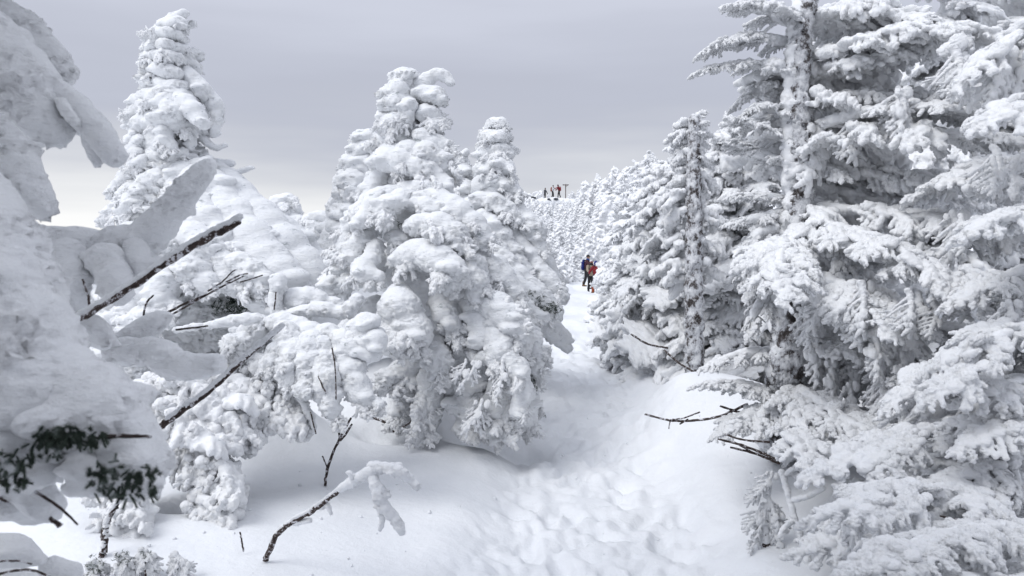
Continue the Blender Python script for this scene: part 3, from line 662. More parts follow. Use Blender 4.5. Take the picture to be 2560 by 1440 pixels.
# half-buried stump-like clump with a dark hollow at the lower left
T = P(500, 1250, 4.4); T.z = gz(T.x, T.y)
cl = empty('rime_crusted_shrub', T, 'half-buried feathery shrub standing in a shadowed hollow of the snow, lower left', 'bush')
for spec, kw in [([(440, 1120, 4.5, 18), (480, 1130, 4.4, 24), (530, 1180, 4.3, 26), (550, 1250, 4.25, 22), (530, 1310, 4.2, 16)], dict(nf=18, nl=20, zf=3)), ([(500, 1220, 4.3, 22), (490, 1270, 4.2, 18), (520, 1300, 4.2, 18)], dict(nf=12, nl=16, zf=3)),
                 ([(360, 1100, 4.6, 30), (420, 1120, 4.6, 30), (480, 1100, 4.6, 26)], dict(nl=12)), ([(270, 1230, 4.1, 34), (330, 1270, 4.0, 34), (360, 1300, 4.0, 22)], dict(nl=12)), ([(430, 1010, 4.8, 30), (480, 1000, 4.7, 30), (560, 1030, 4.7, 20)], dict(nl=14)), ([(380, 1010, 4.6, 26), (400, 1060, 4.5, 30), (460, 1080, 4.5, 24)], dict(nl=14)), ([(600, 1100, 4.6, 10), (632, 1085, 4.5, 16), (625, 1120, 4.5, 12)], {})]:
    bough(cl, spec, m='rime_snow', **kw)
bough(cl, [(540, 1075, 4.55, 8), (575, 1088, 4.5, 7), (605, 1085, 4.5, 6), (620, 1092, 4.5, 9)], m='rime_snow', voxel=.008, nl=10, nf=4, sprays=0)
rgt = random.Random(66)
for (x0, y0, x1, y1, d) in [(330, 960, 420, 985, 4.7), (360, 1000, 470, 1010, 4.6), (400, 960, 520, 975, 4.8), (430, 1040, 560, 1050, 4.6), (380, 1030, 470, 1075, 4.5), (480, 990, 590, 1010, 4.8), (520, 1060, 640, 1075, 4.6), (340, 1060, 430, 1120, 4.4), (450, 1090, 520, 1140, 4.4), (500, 1140, 570, 1200, 4.3), (490, 1180, 590, 1235, 4.25), (495, 1230, 580, 1285, 4.2), (490, 1270, 560, 1325, 4.15), (280, 1240, 370, 1290, 4.0), (620, 930, 700, 950, 5.1), (560, 950, 480, 960, 5.0), (400, 940, 520, 1000, 4.5), (440, 960, 560, 1020, 4.5), (420, 1000, 520, 1070, 4.4), (470, 1010, 600, 1060, 4.45), (450, 1050, 560, 1110, 4.35), (560, 960, 700, 1000, 4.7), (600, 1010, 720, 1030, 4.65), (660, 980, 770, 1040, 4.7), (440, 1120, 520, 1180, 4.3), (700, 1000, 800, 1060, 4.75), (520, 1000, 640, 1010, 4.6), (560, 1040, 650, 1080, 4.5), (600, 900, 720, 905, 4.9), (640, 930, 740, 960, 4.8), (500, 930, 600, 960, 4.8), (430, 1090, 470, 1160, 4.35), (540, 1150, 600, 1230, 4.25), (250, 1190, 340, 1230, 4.1)]:
    for q in range(2):
        j = lambda a: a + rgt.uniform(-14, 14)
        place('frond', rgt.choice(FROND_LO), cl.location, P(j(x0), j(y0), d + .05 * q), P(j(x1), j(y1), d - rgt.uniform(0, .15)), roll=rgt.uniform(-.6, .6), wid=1.2, thick=1.6, parent=cl)
needles('needles', cl, P(500, 1190, 4.45), (.08, .05, .1), 20, nl=.02)

# ------------------------------------------------------------------ foreground boughs on the left, close to the lens
FGT = Vector((-1.5, 1.5, gz(-1.5, 1.5)))
fg = empty('snow_loaded_fir', FGT, 'nearest fir at the left edge with heavy snow-loaded boughs and two dark bare shoots', 'tree')
bough(fg, None, 'trunk', world=([FGT, FGT + Vector((-.1, 0, 1.6)), FGT + Vector((-.17, .05, 4.2))], [.11, .09, .05]), voxel=.012, m='rimed_bark', nl=0, nf=0)
def soft(spec, **kw):
    k = dict(voxel=.009, amp=.09, nl=8, nf=0, jit=.10, zf=1.3, top=.4, m='soft_snow', scale=.8); k.update(kw); return bough(fg, spec, **k)
soft([(-120, -60, 1.9, 60), (10, 40, 1.8, 45), (90, 105, 1.75, 52), (130, 160, 1.75, 50), (160, 195, 1.75, 25)], amp=.34, scale=.42)
soft([(-160, 40, 1.35, 100), (-20, 130, 1.3, 95), (60, 215, 1.28, 88), (105, 290, 1.27, 66), (140, 335, 1.27, 38)], amp=.28, scale=.45)
soft([(90, 200, 1.3, 30), (165, 245, 1.28, 36), (225, 310, 1.27, 40), (270, 365, 1.26, 36), (292, 400, 1.26, 24)], amp=.18)
soft([(150, 250, 1.25, 18), (175, 290, 1.24, 20), (195, 315, 1.24, 14)], nl=2); soft([(225, 340, 1.27, 24), (240, 380, 1.27, 26), (246, 412, 1.27, 14)], nl=2)
soft([(-80, 300, 1.7, 70), (10, 370, 1.65, 62), (60, 440, 1.62, 56), (92, 500, 1.6, 42), (105, 535, 1.6, 24)], amp=.34, scale=.42)
soft([(-160, 430, 1.15, 120), (-60, 580, 1.1, 130), (-20, 720, 1.05, 150), (40, 880, 1.02, 150), (110, 1000, 1.0, 140)], amp=.24, scale=.35, voxel=.010)
soft([(60, 900, 1.02, 110), (160, 980, 1.0, 120), (245, 1045, .98, 108), (320, 1125, .97, 88), (375, 1175, .97, 46)], amp=.24, scale=.4)
soft([(-80, 1000, 1.0, 160), (20, 1080, .98, 130), (120, 1130, .97, 90)], amp=.24, scale=.4)
soft([(220, 1150, .96, 56), (310, 1190, .96, 54), (378, 1195, .96, 40)], amp=.22)
soft([(-60, 1180, 1.05, 100), (20, 1230, 1.05, 70), (90, 1280, 1.1, 40)], amp=.22)
soft([(60, 640, 1.75, 80), (180, 640, 1.75, 82), (280, 640, 1.72, 74), (360, 600, 1.7, 52), (430, 520, 1.68, 40), (490, 450, 1.66, 33), (520, 418, 1.66, 24)], amp=.22, scale=.5)
soft([(170, 640, 1.65, 50), (180, 700, 1.6, 46), (190, 760, 1.6, 24)], amp=.18); soft([(270, 650, 1.62, 48), (290, 710, 1.58, 44), (300, 745, 1.58, 24)], amp=.18); soft([(340, 620, 1.65, 34), (360, 670, 1.62, 30), (400, 650, 1.62, 14)], amp=.18)
soft([(130, 780, 1.7, 50), (210, 820, 1.7, 46), (270, 855, 1.7, 24)], amp=.22, scale=.5)
soft([(290, 880, 1.9, 36), (380, 880, 1.88, 44), (450, 915, 1.86, 40), (540, 910, 1.85, 32)], amp=.24, scale=.4)
soft([(330, 850, 1.95, 40), (380, 810, 1.95, 34), (420, 790, 1.95, 14)], amp=.24, scale=.4)
soft([(195, 690, 1.6, 14), (210, 715, 1.6, 12)], nl=1)
# sticks
def stick(parent, spec, name='twig', m='twig_bark', snow=0, wob=.25, k=6):
    p, r = wpts(spec); r = [q * (.8 if q * F / p[0][1] > 6.5 else .62) for q in r]; p2, r2 = densify(p, r, k, wob); o = put(name, tube(p2, r2, 8), m, parent)
    if snow:
        rg = random.Random(len(spec) + int(spec[0][0])); b = []
        for q, rr in list(zip(p2, r2))[int(len(p2) * snow[0]):]:
            if rg.random() < snow[1]:
                b.append((q[0] + rg.uniform(-.2, .2) * rr, q[1], q[2] + rr * snow[2], rr * 1.25 * rg.uniform(.8, 1.2), rr * 1.1, rr * .95))
        p3 = densify(p, r, 16)[0]
        b = []
        for i, q in enumerate(p3[int(len(p3) * snow[0]):]):
            rr = r[0] * .7 + r[-1] * .3
            if rg.random() < snow[1]: b.append((q[0], q[1], q[2] + rr * snow[2] * rg.uniform(.85, 1.1), rr * rg.uniform(1.0, 1.4) * (.55 + .45 * snow[2]), rr * rg.uniform(.9, 1.2), rr * rg.uniform(.8, 1.1) * (.5 + .5 * snow[2])))
        if b:
            me = union(b, max(.0025, r[0] * .22)); rime(me, r[0] * .35, r[0] * 1.5, 1.2, .8); put('rime_crust', me, 'soft_snow', o)
    return o
stick(fg, [(165, 815, 1.5, 9), (230, 780, 1.5, 10), (330, 718, 1.5, 10), (420, 655, 1.5, 11), (500, 605, 1.5, 12), (560, 575, 1.5, 12), (600, 553, 1.5, 8)], 'bare_shoot', snow=(0, 1, 1.6))
stick(fg, [(222, 790, 1.5, 5), (222, 750, 1.5, 5), (212, 715, 1.5, 5), (206, 698, 1.5, 4)], 'twig', snow=(.5, .9, .8))
stick(fg, [(400, 1066, 2.0, 11), (445, 1035, 2.0, 9), (520, 980, 2.0, 8), (600, 908, 2.0, 7), (660, 858, 2.0, 6), (705, 820, 2.0, 5)], 'bare_shoot', snow=(.1, .85, 1.0))
for sp_ in [[(296, 850, 2.1, 7), (370, 810, 2.1, 6), (450, 765, 2.1, 5), (520, 735, 2.1, 4), (575, 705, 2.1, 3)], [(300, 858, 2.1, 5), (370, 825, 2.1, 5), (450, 775, 2.1, 4), (540, 725, 2.1, 3), (610, 690, 2.1, 2.5)], [(520, 728, 2.1, 4), (555, 705, 2.1, 3), (580, 680, 2.1, 2.5), (592, 674, 2.1, 2)],
            [(600, 705, 2.1, 3), (630, 697, 2.1, 3), (657, 688, 2.1, 2.5)], [(565, 705, 2.1, 3), (600, 688, 2.1, 3), (620, 684, 2.1, 2.5)], [(361, 812, 2.1, 5), (360, 780, 2.1, 4), (368, 755, 2.1, 4), (384, 738, 2.1, 3)], [(440, 825, 2.1, 4), (480, 820, 2.1, 4), (520, 815, 2.1, 3)]]:
    stick(fg, sp_)
stick(fg, [(170, 1098, .92, 5), (250, 1092, .92, 7), (320, 1090, .92, 7), (378, 1092, .92, 5)]); stick(fg, [(40, 1200, .95, 5), (90, 1230, .95, 6), (150, 1270, .95, 6), (195, 1312, .95, 4)]); stick(fg, [(60, 1250, .97, 5), (110, 1285, .97, 6), (150, 1315, .97, 9)], snow=(0, .8, .6)); stick(fg, [(100, 1210, .98, 8), (135, 1198, .98, 8), (170, 1188, .98, 6)], snow=(0, .6, .8)); stick(fg, [(0, 1245, .95, 6), (25, 1260, .95, 5)])
for c, s_, n in [((150, 1088, .888), (.024, .012, .010), 60), ((215, 1092, .888), (.024, .012, .008), 36), ((22, 1168, .888), (.024, .012, .022), 60), ((262, 1195, .888), (.014, .012, .020), 46), ((320, 1205, .888), (.014, .012, .018), 40), ((372, 1200, .888), (.010, .012, .016), 26), ((120, 1110, .888), (.016, .012, .014), 30)]:
    shoots(fg, P(*c), s_, n, ln=.010, nl=.0058)
soft([(200, 1150, .93, 44), (250, 1195, .93, 50), (320, 1215, .93, 44), (375, 1205, .94, 34)], amp=.3, scale=.4, jit=.25, nl=14, m='feather_rime')
soft([(-40, 1140, .95, 60), (40, 1180, .94, 50), (110, 1170, .94, 44)], amp=.3, scale=.4, jit=.25, nl=14, m='feather_rime')
soft([(40, 1210, .97, 40), (90, 1240, .98, 40), (130, 1290, 1.0, 24)], amp=.3, scale=.4, jit=.25, nl=10, m='feather_rime')
# crown boughs added overhead and left, out of view, to shade the near snow
rgc = random.Random(8)
for z0, l0, nb in ((3.0, 1.25, 9), (3.35, 1.05, 8), (3.7, .8, 6)):
    for i in range(nb):
        an = 6.283 * (i + rgc.uniform(-.2, .2) + .5 * z0) / nb; l = l0 * rgc.uniform(.85, 1.1)
        c = FGT + Vector((-.15, .04, 0)); c.z = z0 + rgc.uniform(-.03, .1); dv = Vector((math.cos(an), math.sin(an), 0))
        bough(fg, None, world=([c, c + dv * l * .5 + Vector((0, 0, .05)), c + dv * l - Vector((0, 0, .14))], [.15, .20, .13]), voxel=.028, nl=14, nf=2, m='soft_snow')
for i in range(5):
    an = [2.3, 2.9, 3.5, 4.1, 1.9][i]; c = FGT + Vector((-.12, .03, 0)); c.z = 1.7 + .25 * i; dv = Vector((math.cos(an), math.sin(an), 0)); l = 1.0
    bough(fg, None, world=([c, c + dv * l * .5, c + dv * l - Vector((0, 0, .25))], [.15, .18, .1]), voxel=.028, nl=10, nf=2, m='soft_snow')
# low boughs poking up at the bottom left corner
bl_ = empty('snow_loaded_sprig', Vector((-1.05, 1.5, gz(-1.05, 1.5))), 'two round snow pillows on a thin dark twig in the bottom left corner', 'bush')
def soft2(spec, **kw):
    k = dict(voxel=.010, amp=.05, nl=4, nf=0, jit=.08, zf=1.2, top=.4, m='soft_snow'); k.update(kw); return bough(bl_, spec, **k)
soft2([(-60, 1380, 1.3, 50), (20, 1375, 1.3, 48), (62, 1388, 1.3, 36)]); soft2([(130, 1420, 1.35, 34), (170, 1435, 1.35, 34)]); soft2([(-40, 1440, 1.4, 40), (40, 1450, 1.4, 40), (100, 1470, 1.4, 40)])
stick(bl_, [(-20, 1405, 1.2, 4), (40, 1402, 1.2, 4), (80, 1410, 1.2, 3)]); stick(bl_, [(-20, 1440, 1.2, 5), (50, 1425, 1.2, 5), (90, 1428, 1.2, 5), (130, 1445, 1.2, 4)])

# single branches standing in the snow
def ground_d(px, py):
    lo, hi = 1.0, 60.0
    d = 1.5
    while d < 60:
        q = P(px, py, d)
        if q.z < gz(q.x, q.y): return d
        d += .01
    return 5.0
d0 = ground_d(665, 1398); bp = P(665, 1398, d0)
fb = empty('rimed_branch', bp, 'bent rime-covered branch rising alone from the smooth snow at bottom centre, its tip hanging down', 'branch')
stick(fb, [(664, 1402, d0, 9), (690, 1340, d0 - .05, 9), (730, 1305, d0 - .1, 8), (780, 1278, d0 - .15, 8), (830, 1240, d0 - .2, 7), (880, 1200, d0 - .3, 6), (930, 1172, d0 - .4, 5)], 'stem', snow=(.12, .93, .85), wob=.3)
dd = d0 - .4
for sp_ in [[(850, 1222, d0 - .25, 9), (905, 1190, dd, 14), (945, 1168, dd, 16)], [(930, 1165, dd, 12), (985, 1172, dd - .05, 14), (1020, 1195, dd - .05, 13), (1046, 1218, dd - .05, 8)], [(925, 1180, dd, 12), (945, 1225, dd - .05, 15), (960, 1265, dd - .05, 16), (985, 1295, dd - .05, 15), (1005, 1330, dd - .05, 9)],
            [(950, 1270, dd - .05, 9), (955, 1300, dd - .05, 7), (950, 1325, dd - .05, 5)], [(880, 1195, dd, 6), (872, 1180, dd, 6)], [(955, 1170, dd, 10), (1000, 1162, dd, 7)], [(800, 1270, d0 - .15, 8), (818, 1262, d0 - .17, 7), (828, 1285, d0 - .17, 4)], [(735, 1310, d0 - .1, 7), (775, 1300, d0 - .12, 7)]]:
    bough(fb, sp_, 'rime_crust', voxel=.0055, amp=.35, nl=14, nf=5, jit=.2, zf=1.4, m='feather_rime')
d1 = ground_d(258, 1385); b1 = P(258, 1385, d1)
s1 = empty('dead_stick', b1, 'brown rime-edged stick poking upright out of the snow at the lower left', 'stick')
stick(s1, [(258, 1392, d1, 11), (262, 1340, d1, 10), (270, 1295, d1, 10), (290, 1262, d1, 9)], 'stem', snow=(.1, .6, .5), wob=.4)
d2 = ground_d(608, 1375); s2 = empty('dead_twig', P(608, 1375, d2), 'tiny bare twig sticking out of the smooth snow left of the bent branch', 'stick')
stick(s2, [(609, 1380, d2, 3.5), (604, 1350, d2, 3.5), (600, 1330, d2, 3)], 'stem')
lab = ['small frosted seedling with drooping tips in the bottom left snow, leftmost of four', 'small rounded frosted seedling at bottom left, second from the left', 'small frosted seedling showing green at bottom left, third from the left', 'small frosted seedling with a dark fork at bottom left, nearest the smooth snow']
for i, (px, py) in enumerate([(235, 1400), (310, 1385), (365, 1375), (448, 1390)]):
    d = min(ground_d(px, 1438), 3.6); b_ = P(px, 1438, d); s = empty('frosted_seedling', b_, lab[i], 'seedling', 'frosted seedlings poking through the snow')
    stick(s, [(px, 1445, d, 4), (px - 3, py + 20, d, 4), (px, py, d, 3)], 'stem')
    for a in range(5):
        an = a * 1.3 + i; tp = P(px, py, d); q = tp + Vector((math.cos(an) * .05, math.sin(an) * .06, -.075 - .03 * ((a * 7 + i * 3) % 4) * .7))
        place('frond', (FAN + FROND)[(a * 5 + i * 3) % 12], b_, tp - Vector((0, 0, .012 * a)), q, up=Vector((0, -1, .3)), wid=.8 + .15 * ((a + i) % 4), parent=s)
    if i != 3: needles('needles', s, P(px, py + 15, d), (.03, .02, .035), 30, nl=.014)

# ------------------------------------------------------------------ big rime fir on the right
T = P(1965, 1060, 5.0); T.z = gz(T.x, T.y) - .1
rt = empty('rime_feathered_fir', T, 'large rime-feathered fir filling the right side, with a frosted bark trunk and long horizontal boughs', 'tree', 'rime-feathered firs')
tr_pts, tr_r = wpts([(2060, -420, 5.0, 22), (2030, -100, 4.95, 22), (2004, 100, 4.88, 26), (1994, 300, 4.88, 28), (2000, 480, 4.86, 30), (1985, 700, 4.86, 36), (1975, 900, 4.75, 44), (1962, 1010, 5, 46), (1955, 1100, 5, 54)])
me = union(chain(tr_pts, tr_r, .5, .12), .012); rime(me, .02, .03, 1, 1, 1.0); put('trunk', me, 'rimed_bark', rt)
rime_side = chain([p + Vector((-.055, .0, 0)) for p in tr_pts], [r * .5 for r in tr_r], .6, .5)
me = union(rime_side, .012); rime(me, .02, .05, 1.2, 1); put('trunk_rime', me, 'feather_rime', rt)
rg = random.Random(77)
def FB(tree, spec, **kw):
    p, r = wpts(spec); return frost_bough(tree, p, r, rg, **kw)
# left pointing boughs (seen against the sky and the forest)
for sp_, kw in [
    ([(1985, 60, 5, 12), (1900, 20, 4.9, 10), (1860, 10, 4.85, 6)], dict(fl=0.224, nside=4)),
    ([(1985, 110, 5, 14), (1880, 90, 4.9, 12), (1790, 112, 4.85, 7)], dict(fl=0.192, nside=6)), ([(1985, 190, 5, 14), (1880, 160, 4.95, 11), (1775, 168, 4.9, 7)], dict(fl=0.176, nside=6)),
    ([(1985, 230, 5.05, 14), (1920, 215, 5.1, 11), (1870, 235, 5.1, 7)], dict(fl=0.208, nside=4)), ([(1985, 300, 5, 14), (1915, 265, 4.9, 11), (1885, 270, 4.9, 7)], dict(fl=0.192, nside=4)),
    ([(1985, 360, 5, 14), (1900, 320, 4.9, 12), (1855, 300, 4.85, 8)], dict(fl=0.160, nside=5)), ([(1985, 410, 5, 14), (1890, 380, 4.95, 12), (1840, 355, 4.9, 7)], dict(fl=0.160, nside=6)),
    ([(1985, 500, 5, 12), (1900, 490, 4.9, 10), (1845, 488, 4.85, 7)], dict(fl=0.128, nside=6)), ([(1985, 520, 5, 12), (1890, 545, 4.85, 11), (1845, 552, 4.8, 7)], dict(fl=0.136, nside=6)),
    ([(1985, 560, 5, 14), (1900, 580, 4.8, 12), (1865, 620, 4.75, 8)], dict(fl=0.176, nside=5, fanp=.3)), ([(1985, 640, 5, 14), (1890, 660, 4.8, 12), (1875, 700, 4.75, 8)], dict(fl=0.176, nside=5, fanp=.4)),
    ([(1980, 700, 5, 14), (1900, 760, 4.85, 12), (1880, 800, 4.8, 8)], dict(fl=0.176, nside=4, fanp=.4)), ([(1980, 590, 5.1, 14), (1910, 610, 5.3, 12), (1860, 640, 5.4, 8)], dict(fl=0.176, nside=5, fanp=.4)),
    ([(1975, 880, 5, 14), (1880, 880, 4.85, 14), (1800, 900, 4.8, 8)], dict(fl=0.192, nside=4)), ([(1960, 985, 5, 14), (1860, 965, 4.8, 14), (1790, 955, 4.7, 8)], dict(fl=0.208, nside=6)), ([(1960, 1020, 4.9, 14), (1880, 1040, 4.6, 12), (1830, 1060, 4.5, 8)], dict(fl=0.208, nside=5)),
    # towards the right and the camera
    ([(2005, 60, 5, 14), (2150, 20, 4.8, 12), (2300, 40, 4.6, 8)], dict(fl=.4, nside=6)), ([(2005, 150, 5, 16), (2130, 110, 4.7, 14), (2290, 80, 4.5, 12), (2420, 75, 4.3, 9)], dict(fl=.36, nside=6)),
    ([(2005, 200, 5, 14), (2150, 150, 4.9, 12), (2260, 130, 4.9, 9)], dict(fl=.4, nside=6)), ([(2000, 330, 5, 16), (2120, 290, 4.7, 14), (2280, 265, 4.4, 12), (2460, 280, 4.2, 9)], dict(fl=.36, nside=6, fanp=.25)),
    ([(2000, 260, 5, 16), (2140, 240, 4.9, 14), (2330, 235, 4.8, 9)], dict(fl=.4, nside=6, fanp=.2)), ([(2005, 440, 5, 18), (2060, 370, 4.9, 16), (2180, 320, 4.6, 14), (2350, 330, 4.3, 11), (2500, 340, 4.1, 8)], dict(fl=.38, nside=6)),
    ([(2000, 400, 5.05, 14), (2150, 430, 4.9, 13), (2330, 440, 4.8, 12), (2500, 470, 4.7, 8)], dict(fl=.4, nside=6)), ([(2000, 520, 5, 16), (2150, 525, 4.7, 14), (2330, 540, 4.4, 12), (2490, 570, 4.2, 9)], dict(fl=.38, nside=6)),
    ([(1995, 560, 5, 16), (2080, 570, 4.5, 14), (2200, 600, 4.1, 12), (2300, 650, 3.8, 9)], dict(fl=.34, nside=6, fanp=.15)), ([(1990, 640, 5, 16), (2150, 640, 4.5, 14), (2300, 660, 4.0, 12), (2400, 700, 3.7, 9)], dict(fl=.34, nside=6, fanp=.2)),
    ([(1990, 600, 5, 14), (1960, 610, 4.5, 14), (1950, 650, 4.1, 12), (1960, 690, 3.9, 8)], dict(fl=.3, nside=6)), ([(1990, 700, 5, 14), (2050, 690, 4.5, 14), (2120, 720, 4.1, 12), (2180, 760, 3.9, 8)], dict(fl=.32, nside=6, fanp=.5)),
    ([(1985, 760, 5, 16), (2100, 800, 4.7, 13), (2200, 850, 4.4, 10), (2260, 900, 4.3, 8)], dict(fl=.32, nside=6, fanp=.7)), ([(1985, 800, 5, 14), (2080, 880, 4.8, 12), (2190, 950, 4.6, 9)], dict(fl=.28, nside=6, fanp=.9)),
    ([(1985, 850, 5, 16), (2200, 830, 4.6, 14), (2400, 820, 4.3, 10)], dict(fl=.38, nside=6, fanp=.5)), ([(1970, 960, 4.9, 16), (2040, 1000, 4.4, 14), (2130, 1060, 3.9, 12), (2260, 1120, 3.6, 8)], dict(fl=.32, nside=6)),
    ([(1965, 980, 4.9, 16), (1990, 1040, 4.3, 13), (2020, 1110, 3.8, 9)], dict(fl=.30, nside=6)), ([(1965, 1000, 4.9, 14), (2150, 1040, 4.7, 14), (2350, 1080, 4.5, 9)], dict(fl=.4, nside=6, fanp=.3)),
    ([(2000, 480, 5.1, 14), (2200, 480, 5.3, 14), (2450, 500, 5.5, 9)], dict(fl=.5, nside=6)), ([(2000, 700, 5.1, 14), (2200, 720, 5.4, 14), (2450, 740, 5.6, 9)], dict(fl=.5, nside=6, fanp=.3)),
]: FB(rt, sp_, **kw)
# boughs on the far side
for i in range(4):
    h = rg.uniform(.6, 2.6); a = rg.uniform(.2, 1.2); l = 1.4 - h * .25
    c = Vector((T.x, T.y, T.z + h)); d = Vector((math.cos(a), math.sin(a), 0))
    frost_bough(rt, [c, c + d * l * .5 + Vector((0, 0, .05)), c + d * l - Vector((0, 0, .2))], [.04, .03, .02], rg, lib=FROND_LO, fl=.55, nside=5, vox=.014)

# second fir outside the right edge whose boughs reach into the picture
T = Vector((3.15, 3.6, 0)); T.z = gz(T.x, T.y)
r3 = empty('rime_feathered_fir', T, 'nearest fir at the right edge, its feathery sprays hanging over the lower right corner', 'tree', 'rime-feathered firs')
me = union(chain([T, T + Vector((.02, 0, 1.5)), T + Vector((0, .05, 3.6))], [.10, .08, .05], .5, .12), .015); rime(me, .02, .04, 1, 1, 1.0); put('trunk', me, 'rimed_bark', r3)
for sp_, kw in [
    ([(2760, 20, 3.7, 18), (2600, 60, 3.6, 16), (2480, 130, 3.5, 10)], dict(fl=.34, nside=5, fanp=.6)), ([(2760, 250, 3.7, 18), (2650, 240, 3.3, 16), (2540, 260, 3.1, 10)], dict(fl=.32, nside=5, fanp=.2)),
    ([(2760, 100, 3.8, 18), (2600, 170, 4.2, 16), (2450, 200, 4.4, 10)], dict(fl=.4, nside=5, fanp=.5)), ([(2760, 380, 3.7, 18), (2600, 400, 3.9, 16), (2420, 430, 4.1, 10)], dict(fl=.4, nside=6)),
    ([(2760, 520, 3.6, 18), (2640, 520, 3.2, 16), (2500, 540, 3.0, 10)], dict(fl=.30, nside=6)), ([(2760, 640, 3.6, 18), (2650, 650, 3.5, 16), (2480, 700, 3.4, 12)], dict(fl=.3, nside=6, fanp=.5)),
    ([(2760, 760, 3.6, 18), (2650, 800, 3.2, 16), (2520, 830, 2.9, 14), (2420, 900, 2.8, 8)], dict(fl=.28, nside=7)), ([(2760, 760, 3.6, 18), (2600, 800, 3.5, 16), (2420, 850, 3.4, 12), (2300, 930, 3.3, 8)], dict(fl=.30, nside=7, fanp=.8)),
    ([(2740, 860, 3.5, 18), (2620, 930, 3.1, 14), (2500, 960, 2.9, 8)], dict(fl=.26, nside=6, fanp=.9)), ([(2740, 980, 3.4, 18), (2600, 1010, 3.0, 16), (2480, 1060, 2.8, 8)], dict(fl=.26, nside=6, fanp=.5)),
    ([(2740, 1020, 3.5, 18), (2550, 1050, 3.3, 16), (2350, 1070, 3.1, 12), (2150, 1130, 3.0, 8)], dict(fl=.30, nside=8, fanp=.1)), ([(2740, 1160, 3.4, 18), (2600, 1150, 3.1, 16), (2450, 1160, 2.9, 8)], dict(fl=.28, nside=6, fanp=.4)),
    ([(2740, 1250, 3.3, 18), (2540, 1230, 2.9, 16), (2350, 1220, 2.7, 12), (2170, 1240, 2.6, 8)], dict(fl=.28, nside=8, fanp=.2)), ([(2740, 1340, 3.1, 18), (2550, 1320, 2.6, 16), (2380, 1330, 2.3, 13), (2230, 1370, 2.2, 8)], dict(fl=.24, nside=8)),
    ([(2740, 1400, 3.1, 18), (2600, 1440, 2.4, 16), (2450, 1460, 2.1, 8)], dict(fl=.24, nside=6)), ([(2740, 1100, 3.6, 18), (2500, 1120, 3.7, 16), (2250, 1180, 3.8, 8)], dict(fl=.4, nside=7, fanp=.4)),
    ([(2740, 1290, 3.6, 18), (2500, 1300, 3.6, 16), (2250, 1310, 3.5, 12), (2120, 1330, 3.4, 8)], dict(fl=.34, nside=7, fanp=.5)),
    ([(2740, 900, 3.8, 18), (2550, 900, 4.1, 16), (2350, 960, 4.3, 8)], dict(fl=.4, nside=7, fanp=.6)),
]: FB(r3, sp_, **kw)
for sp_ in [[(2350, 1290, 2.6, 4), (2400, 1300, 2.6, 5), (2450, 1290, 2.65, 5)], [(2180, 1460, 2.3, 4), (2240, 1425, 2.3, 5), (2300, 1410, 2.4, 5)]]: stick(r3, sp_)

rgh = random.Random(17)
for (x0, y0, x1, y1, d, w_) in [(2300, 960, 2340, 1150, 3.5, 1.3), (2180, 820, 2200, 940, 3.9, .9), (2150, 700, 2160, 830, 3.9, .8), (2430, 980, 2460, 1110, 3.2, .8), (2480, 1000, 2500, 1120, 3.15, .7), (2520, 1000, 2560, 1090, 3.1, 1.0), (2270, 720, 2280, 820, 3.7, 1.0), (2340, 760, 2330, 830, 3.7, 1.0), (2200, 940, 2210, 1050, 4.0, .8), (2260, 880, 2250, 990, 3.9, .9), (2120, 1250, 2140, 1370, 3.2, .8), (2060, 1310, 2090, 1390, 3.5, .9), (2180, 1250, 2200, 1340, 3.1, .7), (2230, 1260, 2250, 1330, 3.1, .7), (2300, 1250, 2290, 1340, 2.9, .8), (2450, 1160, 2450, 1270, 2.9, .8), (2540, 1180, 2550, 1280, 2.8, .8), (2030, 830, 2050, 950, 4.6, .8), (2070, 900, 2090, 1010, 4.5, .7), (2120, 960, 2130, 1060, 4.4, .7), (2380, 860, 2370, 980, 3.7, 1.0), (2010, 760, 2030, 850, 4.5, .9), (2480, 380, 2490, 470, 3.4, 1.0), (2380, 120, 2420, 240, 3.9, 1.1), (2520, 110, 2540, 220, 3.6, 1.1), (2250, 230, 2260, 330, 4.3, .9), (2400, 540, 2410, 640, 3.9, .9), (2520, 760, 2530, 850, 3.2, .9)]:
    for q in range(2):
        b0 = P(x0 + rgh.uniform(-25, 25) * q, y0 + rgh.uniform(-15, 15), d + .12 * q); b1 = P(x1 + rgh.uniform(-30, 30) * q, y1 + rgh.uniform(-15, 15), d - .08 + .12 * q)
        place('hanging_spray', rgh.choice(FAN), r3.location if d < 3.8 else rt.location, b0, b1, up=Vector((0, -1, .1)), roll=rgh.uniform(-.4, .4), wid=w_ * 1.1, thick=1.1, parent=r3 if d < 3.8 else rt)
